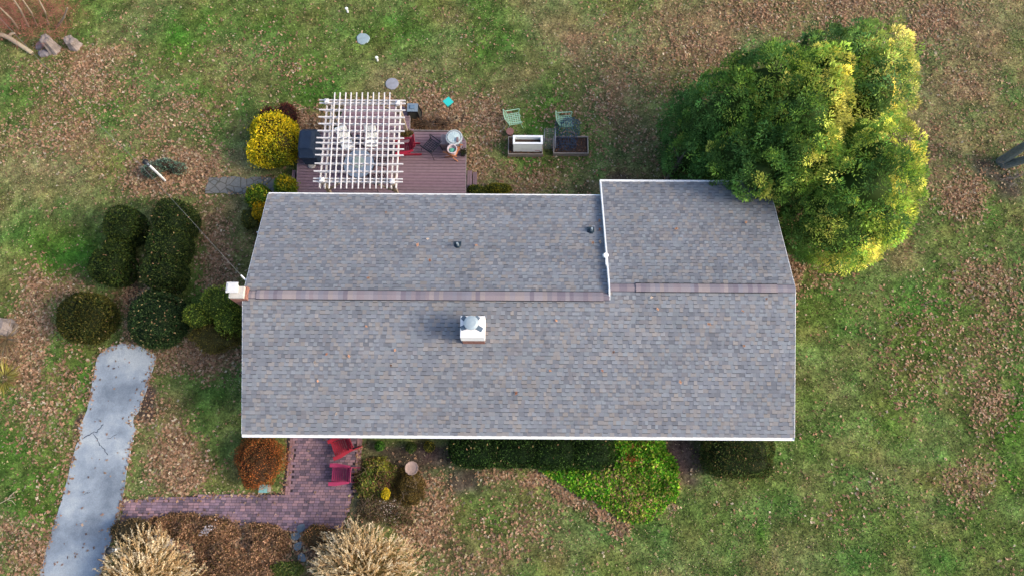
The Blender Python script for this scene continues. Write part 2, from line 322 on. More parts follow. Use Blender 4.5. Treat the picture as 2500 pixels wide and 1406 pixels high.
def crack(pts, wd=.02):
    P = []
    for i in range(len(pts)-1):
        a = at(*pts[i], .024); b = at(*pts[i+1], .024)
        for q in range(6): P.append(a+(b-a)*q/6+Vector((random.uniform(-.03, .03), random.uniform(-.03, .03), 0)))
    P.append(at(*pts[-1], .024))
    for i in range(len(P)-1): mb.bar(P[i], P[i+1], wd*random.uniform(.6, 1.3), .006)
crack([(200, 1072), (222, 1057), (238, 1052), (252, 1035)], .03); crack([(228, 1057), (245, 1085), (263, 1110)], .022); crack([(205, 1205), (220, 1200)], .015); crack([(262, 1072), (285, 1060)], .014)
cr = mb.build('cracks', mat('crack', C(70, 80, 100), .95), dr)

# brick patio and path
mb = MB(); mb.prism(rough(PW, .3, .02), -.05, .012); pt = mb.build('brick_patio', mat('paver_joint', C(62, 52, 58), .95, .2, 12))
tag(pt, 'mauve red brick patio and path in front of the house', 'patio', kind='structure')
mb = MB(); q = np.array(PW); BR = [C(150, 124, 134), C(128, 108, 122), C(166, 134, 142), C(140, 118, 134), C(112, 98, 112)]
xr = at(866, 1150)[0]; xl = at(701, 1150)[0]+.2; yt = at(600, 1205)[1]
y = q[:, 1].min(); r = 0
while y < q[:, 1].max():
    x = q[:, 0].min()-.2*random.random()
    while x < q[:, 0].max():
        cx, cy = x+.1, y+.05
        edge = (cy > yt and (cx > xr or cx < xl))
        if not edge and inpoly(np.array([x+.05, x+.15, cx]), np.array([cy, cy, cy]), PW).any():
            st = float(fbm(np.array(cx), np.array(cy), 1.1, 90)); c = random.choice(BR)*random.uniform(.88, 1.12)*(1.55-.75*st)
            zz = .024+random.uniform(-.002, .002); mb.box(x+.006, x+.194, y+.005, y+.097, .012, zz, c)
        x += .2
    y += .102; r += 1
for xx0, sgn in ((xr+.02, 1), (xl-.2, 1)):          # header courses along both sides
    y = yt-.1
    while y < q[:, 1].max():
        for j in range(2 if sgn else 1):
            x0 = xx0+j*.1
            if inpoly(np.array([x0+.02, x0+.08]), np.array([y+.1]*2), PW).any(): mb.box(x0+.005, x0+.095, y+.005, y+.195, .012, .0245, C(172, 134, 138)*random.uniform(.85, 1.12))
        y += .2
mb.build('pavers', mat('brick_pavers', attr=True, rough=.85, var=.22, scale=14, bump=.5), pt, attr=True)

# flagstone path
def voro(name, c1, c2, cj, scale, width=.05):
    m = mat(name, c1, .85, .25, 10, bump=.4); t = m.node_tree; N = t.nodes; L = t.links
    tc = N.new('ShaderNodeTexCoord'); a = N.new('ShaderNodeTexVoronoi'); a.feature = 'DISTANCE_TO_EDGE'; a.inputs['Scale'].default_value = scale
    b = N.new('ShaderNodeTexVoronoi'); b.inputs['Scale'].default_value = scale
    for z in (a, b): L.new(tc.outputs['Object'], z.inputs['Vector'])
    mr = N.new('ShaderNodeMapRange'); mr.inputs[1].default_value = width*.4; mr.inputs[2].default_value = width; L.new(a.outputs['Distance'], mr.inputs[0])
    m1 = N.new('ShaderNodeMix'); m1.data_type = 'RGBA'; m1.inputs[6].default_value = (*c1, 1); m1.inputs[7].default_value = (*c2, 1); L.new(b.outputs['Color'], m1.inputs[0])
    m2 = N.new('ShaderNodeMix'); m2.data_type = 'RGBA'; m2.inputs[6].default_value = (*cj, 1); L.new(mr.outputs[0], m2.inputs[0]); L.new(m1.outputs[2], m2.inputs[7])
    v = [x for x in N if x.bl_idname == 'ShaderNodeVectorMath'][0]; L.new(m2.outputs[2], v.inputs[0]); return m
mb = MB(); mb.prism(rough(SW, .2, .03), -.05, .02)
tag(mb.build('stone_path', voro('flagstone', C(122, 128, 130), C(138, 136, 132), C(92, 92, 84), 2.3)), 'grey flagstone path leading to the deck steps', 'path', kind='structure')

# ------------------------------------------------------------------ house
TS = math.tan(TH); XL, XR, XM = -9.565, 10.07, 3.49
YE, ZE = 1.71, 2.73; YR1, ZR1 = 6.48, 4.11; YR2, ZR2 = 6.79, 4.2
YB1 = YR1+4.42; ZB1 = ZR1-4.42*TS; YB2 = YR2+4.72; ZB2 = ZR2-4.72*TS
hs = thing('house', 'long single storey house under grey brown shingle roof in the middle of the lawn', 'house', (0, 0, 0))
mb = MB(); wx0, wx1, wy0 = XL+.35, XR-.35, YE+.6
M_WALL = mat('siding', C(205, 198, 184), .8, .08, 5, bump=.1)
for (x0, x1, yb, zb) in ((wx0, XM, YB1-.55, 0), (XM, wx1, YB2-.55, 0)):
    yr, zr = (YR1, ZR1) if x1 == XM else (YR2, ZR2)
    zf = ZE+(wy0-YE)*TS-.1; zk = zr-(yb-yr)*TS-.1
    P = [(wy0, 0), (wy0, zf), (yr, zr-.1), (yb, zk), (yb, 0)]
    mb.add([(x0, y, z) for y, z in P]+[(x1, y, z) for y, z in P], [(0, 1, 2, 3, 4), (9, 8, 7, 6, 5), (0, 5, 6, 1), (1, 6, 7, 2), (2, 7, 8, 3), (3, 8, 9, 4), (4, 9, 5, 0)])
mb.build('wall', M_WALL, hs)
def window(cx, y, zc, w_, h_, face):
    f = MB(); t = .06; s = face
    for a in ((-w_/2-t, w_/2+t, h_/2, h_/2+t), (-w_/2-t, w_/2+t, -h_/2-t, -h_/2), (-w_/2-t, -w_/2, -h_/2, h_/2), (w_/2, w_/2+t, -h_/2, h_/2), (-.02, .02, -h_/2, h_/2)):
        f.box(cx+a[0], cx+a[1], min(y, y+s*.05), max(y, y+s*.05), zc+a[2], zc+a[3])
    o = f.build('window', M_WHITE, hs); g_ = MB(); g_.box(cx-w_/2, cx+w_/2, min(y, y+s*.02), max(y, y+s*.02), zc-h_/2, zc+h_/2)
    g_.build('pane', mat('window_glass', C(40, 48, 58), .1, .05, spec=.8), o)
for cx in (-7.6, -2.2, 1.2, 5.2, 8.2): window(cx, wy0, 1.5, 1.4, 1.2, -1)
for cx in (-8.2, 1.5): window(cx, YB1-.55, 1.5, 1.1, 1.1, 1)
window(6.2, YB2-.55, 1.5, 1.3, 1.1, 1)
for cx, y, s in ((-4.9, wy0, -1), (-4.5, YB1-.55, 1)):
    d = MB(); d.box(cx-.48, cx+.48, min(y, y+s*.05), max(y, y+s*.05), 0.02+(.46 if s > 0 else 0), 2.08+(.3 if s > 0 else 0)); dd = d.build('door', mat('door_paint', C(120, 40, 40), .4), hs)
    k_ = MB(); k_.tube([(cx+.38, y+s*.05, 1.1), (cx+.38, y+s*.11, 1.1)], .03); k_.build('handle', M_BLACK, dd)
# roof deck slabs
mb = MB()
def slab(x0, x1, ya, za, yb, zb, t=.12): mb.add([(x, y, z+dz) for x in (x0, x1) for (y, z) in ((ya, za), (yb, zb)) for dz in (-t, -.012)],
    [(1, 5, 7, 3), (0, 2, 6, 4), (0, 4, 5, 1), (2, 3, 7, 6), (0, 1, 3, 2), (4, 6, 7, 5)])
slab(XL, XM, YE, ZE, YR1, ZR1); slab(XM, XR, YE, ZE, YR2, ZR2); slab(XL, XM, YR1, ZR1, YB1, ZB1); slab(XM, XR, YR2, ZR2, YB2, ZB2)
mb.box(XM-.02, XM+.02, YR1, YB1-.1, ZB1-.1, ZB1+.05)
roof = mb.build('roof', mat('roof_deck', C(95, 98, 108), .9), hs)
# shingles: individual laminated tabs with their printed shadow band
SH = [(153, 159, 168), (146, 151, 161), (159, 161, 166), (165, 162, 162), (162, 159, 159), (139, 144, 154), (149, 149, 155), (153, 160, 168), (166, 161, 158), (133, 137, 146)]
SW_ = [6, 6, 6, 4, 2.0, 4, 4, 5, .8, 2]
def shingles(xa, xb, ye, ze, yr, zr, xcut=None):
    s = 1 if yr > ye else -1; Ls = math.hypot(yr-ye, zr-ze); cs, sn = abs(yr-ye)/Ls, (zr-ze)/Ls; e = .1435; nc = int(Ls/e)+1
    V = []; Cc = []
    def quad(x0, x1, v0, v1, h0, h1, c):
        for x, v, h in ((x0, v0, h0), (x1, v0, h0), (x1, v1, h1), (x0, v1, h1)):
            V.append((x, ye+s*(v*cs-h*sn), ze+v*sn+h*cs)); Cc.append(c)
    lut = pal(4000, SH, SW_, .05); li = 0
    for i in range(nc):
        v0 = i*e; v1 = min(v0+e, Ls); x = xa if (xcut is None or v0 < xcut[1]) else xcut[0]; x -= random.random()*.2; xlo = x if False else (xa if (xcut is None or v0 < xcut[1]) else xcut[0])
        up = random.random() < .5
        while x < xb:
            w_ = random.uniform(.11, .24) if not up else random.uniform(.09, .19); a, b = max(x, xlo), min(x+w_, xb)
            if b > a:
                c = lut[li % 4000]; li += 1; br = .88+.24*float(fbm(np.array(x), np.array(v0*2.2+ye), 1.3, 95, 3)); c = c*br
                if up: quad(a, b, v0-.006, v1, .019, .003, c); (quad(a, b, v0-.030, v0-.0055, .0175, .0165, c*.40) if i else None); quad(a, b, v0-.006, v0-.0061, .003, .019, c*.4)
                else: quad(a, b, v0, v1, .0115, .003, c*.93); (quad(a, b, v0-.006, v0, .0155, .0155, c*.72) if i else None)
            x += w_; up = (not up) if random.random() < .86 else up
    V = np.array(V); F = np.arange(len(V)).reshape(-1, 4)
    if s < 0: F = F[:, ::-1]
    return V, F, np.array(Cc)
parts = [shingles(XL, XR, YE, ZE, YR2, ZR2, (XM, math.hypot(YR1-YE, ZR1-ZE)-.02)), shingles(XL, XM, YB1, ZB1, YR1, ZR1), shingles(XM, XR, YB2, ZB2, YR2, ZR2)]
V, F, Cc = merge(parts)
npmesh('shingles', V, F, Cc, mat('asphalt_shingle', attr=True, rough=.92, var=.16, scale=45, spec=.15), roof)
# ridge caps and ridge vents
def ridge(xa, xb, yr, zr, wd, hh, name, step, band=True):
    mb = MB(); x = xa
    while x < xb:
        b = min(x+step*random.uniform(.8, 1.2), xb); c = C(*random.choice([(150, 144, 154), (160, 149, 156), (152, 150, 162), (140, 132, 144), (164, 157, 164), (172, 161, 162)]))*random.uniform(.95, 1.05)
        z0 = zr+hh; dx = 0
        mb.add([(x, yr-wd, z0-wd*TS), (b, yr-wd, z0-wd*TS), (b, yr, z0+.012), (x, yr, z0+.012), (b, yr+wd, z0-wd*TS), (x, yr+wd, z0-wd*TS)], [(0, 1, 2, 3), (3, 2, 4, 5)], c); x = b
    k = C(28, 28, 36) if band else C(100, 95, 105)
    for s in (-1, 1):
        y0 = yr+s*wd; zz = z0-wd*TS
        mb.box(xa, xb, min(y0, y0+s*.022), max(y0, y0+s*.022), zz-.03, zz-.004, k)
    for x0 in (xa, xb): mb.add([(x0, yr-wd, z0-wd*TS-hh), (x0, yr+wd, z0-wd*TS-hh), (x0, yr+wd, z0-wd*TS), (x0, yr, z0+.012), (x0, yr-wd, z0-wd*TS)], [(0, 1, 2, 3, 4)], C(70, 64, 72))
    return mb.build(name, mat('ridge_shingle', attr=True, rough=.9, var=.12, scale=30), roof, attr=True)
ridge(XL, XM-.02, YR1, ZR1, .13, .022, 'ridge_cap', .14, False); ridge(XM, XR, YR2, ZR2, .13, .022, 'ridge_cap', .14, False)
ridge(at(626, 722, 4.1)[0], at(1473, 725, 4.1)[0], YR1, ZR1, .165, .05, 'ridge_vent', .16)
ridge(at(1552, 703, 4.2)[0], at(1898, 705, 4.2)[0], YR2, ZR2, .15, .05, 'ridge_vent', .16)
# gutters and rakes
def gutter(x0, x1, y, z, s, wd=.11):
    mb = MB(); yo = y+s*wd; a, b = sorted((y, yo))
    mb.box(x0, x1, a, b, z-.12, z-.035); mb.box(x0, x1, *sorted((yo, yo-s*.035)), z-.035, z-.008); mb.box(x0, x1, *sorted((y, y-s*.03)), z-.2, z-.014)
    mb.box(x0, x0+.01, a, b, z-.035, z-.008); mb.box(x1-.01, x1, a, b, z-.035, z-.008)
    return mb.build('gutter', M_WHITE, hs)
gutter(XL, XR, YE, ZE, -1, .1); gutter(XL-.0, XM-.06, YB1, ZB1, 1, .07); gutter(XM-.06, XR, YB2, ZB2, 1, .1)
def rake(x0, x1, ya, za, yb, zb, lift=.0, d=.2, name='rake_board'):
    mb = MB(); mb.add([(x, y, z+dz) for x in (x0, x1) for (y, z) in ((ya, za), (yb, zb)) for dz in (-d, lift)],
       [(1, 5, 7, 3), (0, 2, 6, 4), (0, 4, 5, 1), (2, 3, 7, 6), (0, 1, 3, 2), (4, 6, 7, 5)]); return mb.build(name, M_WHITE, hs)
rake(XM-.05, XM+.0, YR2, ZR2, YB2, ZB2, .022, .2); rake(XM-.05, XM+.0, YR1-.12, ZR2-(YR2-YR1+.12)*TS, YR2-.001, ZR2, .022, .14)
rake(XL-.018, XL-.001, YE, ZE, YR1, ZR1, .0); rake(XL-.018, XL-.001, YR1, ZR1, YB1, ZB1, .0); rake(XR+.001, XR+.018, YE, ZE, YR2, ZR2, .0); rake(XR+.001, XR+.018, YR2, ZR2, YB2, ZB2, .0)
# roof plumbing vents
def zroof(Y, x):
    yr, zr = (YR1, ZR1) if x < XM else (YR2, ZR2); return zr-abs(Y-yr)*TS
for i, (px_, py_) in enumerate(((1118, 601), (1443, 565))):
    p = at(px_, py_, 3.5); z = zroof(p.y, p.x); p = at(px_, py_, z)
    mb = MB(); mb.box(p.x-.14, p.x+.12, p.y-.05, p.y+.17, z+.0, z+.03-.02*TS); mb.lathe([(.11, z-.05), (.10, z+.05), (.06, z+.1)], 14, cen=(p.x, p.y))
    o = mb.build('vent_flashing', mat('flashing', C(40, 62, 78), .5), roof)
    mb = MB(); mb.tube([(p.x, p.y, z), (p.x, p.y, z+.32)], .04, 10); mb.build('vent_pipe', mat('pipe_grey', C((170, 60)[i], (185, 85)[i], (195, 100)[i]), .5), o)
p = at(1478, 632, 4.0); mb = MB(); mb.tube([(p.x+.05, p.y-.25, zroof(p.y, 5)), (p.x, p.y-.2, 4.1), (p.x-.03, p.y, 4.35)], .025, 8); mb.tube([(p.x-.06, p.y+.02, 4.3), (p.x-.03, p.y-.02, 4.45)], .09, 10)
mb.build('conduit_mast', M_WHITE, hs)
p = at(626, 569, 2.6); mb = MB(); mb.bar((p.x+.05, p.y, 2.7), (p.x+.6, p.y-.1, 2.7), .035, .035); mb.build('soffit_vent', M_WHITE, hs)
# middle chimney
M_BRICK = voro('chimney_brick', C(176, 120, 105), C(160, 108, 98), C(190, 160, 145), 7, .03)
ZT = 4.86
a = at(1124, 770, ZT); b = at(1183, 823, ZT); x0, x1, y1, y0 = a.x, b.x, a.y, b.y
mb = MB(); mb.box(x0+.03, x1-.03, y0+.02, y1-.03, 3.4, ZT-.6); ch = mb.build('chimney', M_BRICK, hs)
mb = MB(); mb.box(x0, x1, y0, y1, ZT-.62, ZT-.03); mb.box(x0+.01, x1-.01, y0+.01, y1-.01, ZT-.03, ZT)
mb.build('chimney_crown', mat('chimney_white', (.78, .77, .76), .8, .06, 4, bump=.2), ch, bevel=.015)
mb = MB(); zz = ZT+.003; cx, cy = (x0+x1)/2-.03, (y0+y1)/2+.08
for an, ln in ((.9, .36), (2.5, .42), (3.6, .4), (-.5, .42), (-1.9, .2)):
    d = Vector((math.cos(an), math.sin(an), 0)); s_ = Vector((-d.y, d.x, 0)); c0 = Vector((cx, cy, zz)); tip = c0+d*ln
    tip.x = min(max(tip.x, x0+.02), x1-.02); tip.y = min(max(tip.y, y0+.06), y1-.02)
    mb.add([c0+s_*.1, c0-s_*.1, tip-s_*.09, tip+s_*.07], [(0, 1, 2, 3)][::1]); zz += .0006
o = mb.build('soot_stain', mat('tar_patch', C(120, 140, 158), .6, .5, 6), ch)
mb = MB(); mb.lathe([(.2, ZT), (.2, ZT+.12), (.19, ZT+.14)], 24, cen=(cx, cy)); fl = mb.build('flue', mat('flue_dark', C(60, 62, 68), .7), ch)
mb = MB(); mb.lathe([(.235, ZT+.19), (.25, ZT+.2), (.245, ZT+.22), (.16, ZT+.25), (.02, ZT+.265)], 28, cen=(cx, cy))
for k_ in range(4): mb.bar((cx+.18*math.cos(k_*1.57+.7), cy+.18*math.sin(k_*1.57+.7), ZT+.1), (cx+.2*math.cos(k_*1.57+.7), cy+.2*math.sin(k_*1.57+.7), ZT+.2), .03, .01)
mb.build('flue_cap', mat('galvanised', C(205, 222, 228), .4, .1, 5, metal=.3), ch, smooth=False)
# gable end chimney
ZC = 4.42; a = at(561, 699, ZC); b = at(593, 726, ZC); x0, x1, y1, y0 = a.x, b.x, a.y, b.y
mb = MB(); mb.box(x0+.02, x1+.06, y0-.02, y1+.04, 0, ZC-.12); c2 = mb.build('chimney', M_BRICK, hs)
mb = MB(); mb.box(x0-.01, x1+.01, y0-.01, y1+.01, ZC-.13, ZC); mb.build('chimney_crown', mat('crown_cement', C(226, 222, 214), .8, .2, 6), c2, bevel=.02)
mb = MB(); cx, cy = (x0+x1)/2-.08, (y0+y1)/2+.1; mb.box(cx-.14, cx+.14, cy-.14, cy+.14, ZC, ZC+.22); mb.box(cx-.2, cx+.2, cy-.19, cy+.19, ZC+.2, ZC+.24); mb.box(cx-.15, cx+.15, cy-.14, cy+.14, ZC+.24, ZC+.26)
mb.build('flue_cap', mat('cap_white', C(250, 250, 250), .5, .05), c2, bevel=.02)
# a few leaves lying on the shingles
pp = [(1050, 637), (1163, 600), (943, 520), (1045, 585), (1020, 600), (895, 797), (853, 870), (798, 865), (965, 855), (770, 885), (777, 930), (1358, 783), (1343, 905), (1470, 905), (1660, 933), (1815, 845), (1812, 760), (1870, 730), (1497, 860), (1463, 540), (1464, 562), (1465, 592), (1447, 594), (1590, 727), (1605, 755), (955, 892), (822, 1010), (900, 680), (1260, 960), (1730, 792), (1820, 545), (1650, 560)]
L_ = []
for x, y in pp:
    z = 3.5
    for _ in range(4): p = at(x, y, z); z = zroof(p.y, p.x)
    L_.append((p.x, p.y, z))
L_ = np.array(L_); V, F, Cc = litter(L_[:, 0], L_[:, 1], L_[:, 2]+.03, size=(.12, .18), cols=[(235, 180, 145), (250, 225, 200), (215, 150, 120)], wts=(2, 1, 1))
tag(npmesh('roof_leaves', V, F, Cc, M_LITTER), 'few dry leaves caught on the grey roof shingles', 'leaves', kind='stuff')
# ------------------------------------------------------------------ plants
def ppm(py, z=0): return FPX*(math.cos(TH)-(703-py)/FPX*math.sin(TH))/(H-z)
def blob_cloud(B, dens, lump=.12, zmin=.02, p=2.0, depth=.15, stray=.25):
    """points and outward normals over a union of (x,y,z,rx,ry,rz,rot[,seed]) lobes, resting on zmin"""
    PP = []; NN = []; II = []
    for i, b in enumerate(B):
        x, y, z, rx, ry, rz, ro = b[:7]; area = 4*math.pi*((rx*ry)**1.6/3+(rx*rz)**1.6/3+(ry*rz)**1.6/3)**(1/1.6); n = int(area*dens)
        d = unit(n); sc_ = (np.abs(d[:, 0])**p+np.abs(d[:, 1])**p+np.abs(d[:, 2])**p)**(-1/p); q = d*sc_[:, None]
        k = 1+lump*2*(fbm(q[:, 0]*rx*1.3+q[:, 2]*rz*.9+i*7, q[:, 1]*ry*1.3-q[:, 2]*rz*.7, .9, 110+i % 5, 3)-.5)
        k *= 1-depth*rng.random(n)**2+(rng.random(n) < .05)*rng.random(n)*stray
        q = q*k[:, None]*np.array([rx, ry, rz]); nn = nrm(q/np.array([rx, ry, rz])**2)
        c, s = math.cos(ro), math.sin(ro); Rm = np.array([[c, s, 0], [-s, c, 0], [0, 0, 1]])
        PP.append(q@Rm+np.array([x, y, z])); NN.append(nn@Rm); II.append(np.full(n, i))
    P = np.concatenate(PP); N_ = np.concatenate(NN); I = np.concatenate(II); ok = P[:, 2] > zmin
    for i, b in enumerate(B):
        x, y, z, rx, ry, rz, ro = b[:7]; c, s = math.cos(ro), math.sin(ro); r = (P-np.array([x, y, z]))@np.array([[c, -s, 0], [s, c, 0], [0, 0, 1]])/np.array([rx, ry, rz])
        ok &= ~((np.abs(r)**p).sum(1) < .72) | (I == i)
    return P[ok], N_[ok], I[ok]
def core(B, c, k=.8, p=2.0, zmin=.02):
    parts = []
    for b in B:
        x, y, z, rx, ry, rz, ro = b[:7]; nu, nv = 20, 12; u = np.linspace(0, 2*np.pi, nu, endpoint=False); v = np.linspace(-np.pi/2, np.pi/2, nv)
        U, V_ = np.meshgrid(u, v, indexing='ij'); d = np.stack([np.cos(V_)*np.cos(U), np.cos(V_)*np.sin(U), np.sin(V_)], -1).reshape(-1, 3)
        q = d*((np.abs(d)**p).sum(1)**(-1/p))[:, None]*np.array([rx, ry, rz])*k*(1+.06*(rng.random((len(d), 1))-.5))
        cc, s = math.cos(ro), math.sin(ro); q = q@np.array([[cc, s, 0], [-s, cc, 0], [0, 0, 1]])+np.array([x, y, z]); q[:, 2] = np.maximum(q[:, 2], zmin)
        I = np.arange(nu*nv).reshape(nu, nv); J = np.roll(I, -1, 0); F = np.stack([I[:, :-1], J[:, :-1], J[:, 1:], I[:, 1:]], -1).reshape(-1, 4)
        parts.append((q, F, np.tile(np.array(c)[None], (len(q), 1))*rng.uniform(.8, 1.2, (len(q), 1))))
    return merge(parts)
def shrub(name, label, B, cols, wts=None, dens=500, L=(.05, .09), wr=.5, lump=.12, p=2.0, cat='shrub', group=None, out=.6, corec=None, depth=.2, patch=None, ck=.8, stems=5, hue=None, flecks=0, sub=8, subk=1.05, gain=1.75):
    x = np.mean([b[0] for b in B]); y = np.mean([b[1] for b in B]); t = thing(name, label, cat, (x, y, 0), group=group)
    B = [(b[0]-x, b[1]-y)+tuple(b[2:]) for b in B]
    if sub:
        for b in list(B):
            for _ in range(sub):
                d = unit(1)[0]; d[2] = abs(d[2])*.8; k = random.uniform(.3, .5)*subk; B.append((b[0]+d[0]*b[3]*(1-k*.75), b[1]+d[1]*b[4]*(1-k*.75), b[2]+d[2]*b[5]*(1-k*.75), b[3]*k, b[4]*k, b[5]*k, 0))
    P, N_, I = blob_cloud(B, dens, lump, p=p, depth=depth); n = len(P); c = pal(n, cols, wts, .2)
    cl = fbm(P[:, 0]+x+P[:, 2], P[:, 1]+y-P[:, 2], .35, 130, 2); c = c*(gain*(.4+1.2*cl))[:, None]*np.array([1.12, .97, .85])
    if hue is not None:
        for (hx, hy, hr, hc, ha) in hue:
            wgt = ha*np.exp(-(((P[:, 0]+x-hx)**2+(P[:, 1]+y-hy)**2)/hr**2)**1.5)*(rng.random(n) < .85); c = c+(pal(n, hc, None, .2)*1.4-c)*wgt[:, None]
    if patch is not None:      # bare woody gaps: drop leaves where noise is high
        g_ = fbm(P[:, 0]+x, P[:, 1]+y, patch[0], 140, 2); k = g_ < patch[1]; P, N_, c = P[k], N_[k], c[k]; n = len(P)
    T = N_*out+unit(n)*.75+np.array([0, 0, .25]); Ls = rng.uniform(*L, n)
    M1 = leafmesh(P-nrm(T)*Ls[:, None]*.4, T, Ls, Ls*wr, c)
    cc = corec if corec is not None else C(*np.array(cols).mean(0))*.8
    parts = [M1, core(B, cc, ck, p)]
    if flecks:
        k = (rng.random(n) < flecks) & (N_[:, 2] > .3); parts.append(leafmesh(P[k]+N_[k]*.04, unit(k.sum())*np.array([1, 1, .2]), .1, .05, pal(k.sum(), [(196, 176, 120), (190, 150, 110)])))
    npmesh('foliage', *merge(parts), M_LEAF, t)
    for i in range(stems):
        mb = MB(); a = random.uniform(0, 6.28); b = random.choice(B); r = min(b[3], b[4])*.5; zt = b[2]+b[5]*.5
        mb.tube([(b[0]*.6+.05*math.cos(a), b[1]*.6+.05*math.sin(a), -.02), (b[0]*.8+r*.4*math.cos(a), b[1]*.8+r*.4*math.sin(a), zt*.5), (b[0]+r*math.cos(a), b[1]+r*math.sin(a), zt)], .025, 5, r2=.008); mb.build('stem', M_BARK, t)
    return t
def twigs(mb, p, d, L, r, lev, spread=.5, n=3):
    p = Vector(p); d = Vector(d).normalized(); m = 3; pts = [p]
    for i in range(m): d = (d+Vector([random.gauss(0, .12) for _ in range(3)])).normalized(); pts.append(pts[-1]+d*L/m)
    mb.tube(pts, r, 4, r2=r*.45)
    if lev > 0:
        for i in range(n):
            b = pts[random.randint(1, m)]; dd = (d+Vector([random.gauss(0, spread) for _ in range(3)])).normalized(); dd.z = max(dd.z, .05); twigs(mb, b, dd, L*random.uniform(.5, .75), r*.55, lev-1, spread, n)
def scatter(name, label, cat, poly, n, cols, wts=None, h=(.05, .3), L=(.06, .11), wr=.55, gain=1.8, hue=(), hs=.7, group=None, kind=None, up=.5, thin=0, seed=0):
    W = np.array(wpoly(poly)); x0, y0 = W.mean(0); t = thing(name, label, cat, (x0, y0, 0), group=group)
    if kind: t['kind'] = kind
    X = rng.uniform(W[:, 0].min(), W[:, 0].max(), n); Y = rng.uniform(W[:, 1].min(), W[:, 1].max(), n); jx = X+.22*(fbm(X, Y, .4, 170)-.5)*2; jy = Y+.22*(fbm(X, Y, .4, 174)-.5)*2
    hn = fbm(X, Y, hs, 180+seed, 3); k = inpoly(jx, jy, W) & (rng.random(n) < 1-thin*2*np.clip(fbm(X, Y, .5, 190+seed, 2)-.3, 0, 1)); X, Y, hn = X[k], Y[k], hn[k]; n = len(X)
    e = np.min([np.hypot(X-W[i][0]-(W[(i+1) % len(W)][0]-W[i][0])*np.clip(((X-W[i][0])*(W[(i+1) % len(W)][0]-W[i][0])+(Y-W[i][1])*(W[(i+1) % len(W)][1]-W[i][1]))/(((W[(i+1) % len(W)]-W[i])**2).sum()), 0, 1), Y-W[i][1]-(W[(i+1) % len(W)][1]-W[i][1])*np.clip(((X-W[i][0])*(W[(i+1) % len(W)][0]-W[i][0])+(Y-W[i][1])*(W[(i+1) % len(W)][1]-W[i][1]))/(((W[(i+1) % len(W)]-W[i])**2).sum()), 0, 1)) for i in range(len(W))], 0)
    Z = (h[0]+(h[1]-h[0])*np.clip(hn*1.8-.4, 0, 1))*np.clip(e/.35, .25, 1)*rng.random(n)**.45
    c = pal(n, cols, wts, .2)*(gain*(.45+1.1*fbm(X+Z, Y-Z, .3, 195, 2)))[:, None]*np.array([1.08, .98, .9])
    for (hp, hr, hc, ha) in hue:
        q = at(*hp, .2); k = rng.random(n) < ha*np.exp(-((X-q.x)**2+(Y-q.y)**2)/hr**2); c[k] = pal(int(k.sum()), hc, None, .2)*gain*.9
    T = unit(n)*np.array([1, 1, .6])+np.array([0, 0, up]); Ls = rng.uniform(*L, n)
    npmesh('foliage', *leafmesh(np.stack([X-x0, Y-y0, Z+.03], 1), T, Ls, Ls*wr, c), M_LEAF, t)
    for i in range(3):
        j = random.randrange(n); mb = MB(); p = Vector((X[j]-x0, Y[j]-y0, 0)); twigs(mb, p, (random.gauss(0, .4), random.gauss(0, .4), 1), h[1]*1.2+.15, .008, 2, .7); mb.build('stem', M_TWIG, t)
    return t
def lob(px, py, z, rxp, ryp=None, rz=None, rot=0):
    """lobe seen centred at px,py at height z with pixel radii"""
    k = ppm(py, z); q = at(px, py, z); return (q.x, q.y, z, rxp/k, (ryp or rxp)/k, rz if rz else z, R(rot))

YEW = [(34, 54, 26), (44, 68, 30), (52, 72, 32), (26, 42, 22), (68, 84, 36)]
YEWB = [(56, 66, 28), (72, 76, 34), (42, 56, 26), (32, 46, 22), (88, 88, 42)]
HG = 'clipped dark evergreen hedges left of the house'
kw = dict(dens=800, L=(.06, .12), wr=.4, lump=.12, p=2.8, sub=5, subk=.55, gain=1.85, cat='hedge', group=HG, depth=.1, flecks=.004)
shrub('clipped_hedge', 'northern dark boxy hedge in the left row, nearest the blue spruce', [lob(308, 556, .85, 39, 45, .95, -4)], YEW, **kw)
shrub('clipped_hedge', 'middle dark hedge of the left row, widest toward the lawn', [lob(276, 655, .8, 45, 43, .9, -8), lob(292, 612, .7, 26, 24, .75, 0)], YEW, **kw)
shrub('clipped_hedge', 'round olive green hedge at the lower left beside the driveway head', [lob(213, 778, .7, 65, 61, .85)], YEWB, **{**kw, 'p': 2.4})
shrub('clipped_hedge', 'long dark hedge running beside the leafy gap, longest of the clipped hedges', [lob(430, 540, .9, 45, 44, 1.0, -10), lob(416, 605, .85, 44, 46, .97, -8), lob(405, 668, .85, 43, 40, .95, -6)], [(30, 50, 26), (42, 64, 34), (54, 74, 34), (24, 40, 24), (72, 88, 44)], **{**kw, 'flecks': .01})
shrub('clipped_hedge', 'large round blue green hedge at the head of the driveway', [lob(386, 782, .85, 65, 68, .98)], [(36, 60, 36), (46, 74, 42), (30, 48, 30), (66, 88, 52)], **{**kw, 'p': 2.4, 'flecks': .02})
FH = 'hedges along the front wall'
shrub('clipped_hedge', 'long low dark green hedge below the front gutter', [lob(1165, 1100, .55, 68, 42, .6), lob(1260, 1098, .55, 72, 42, .6), lob(1350, 1100, .55, 72, 42, .6), lob(1440, 1098, .5, 60, 48, .55)], [(36, 62, 30), (48, 80, 36), (60, 92, 42), (28, 48, 24)], **{**kw, 'group': FH, 'flecks': .01})
shrub('clipped_hedge', 'square dark green hedge near the right front corner of the house', [lob(1802, 1110, .6, 84, 56, .65)], [(48, 72, 34), (62, 82, 40), (38, 56, 28), (84, 84, 50)], **{**kw, 'group': FH, 'p': 3.5, 'gain': 2.4})
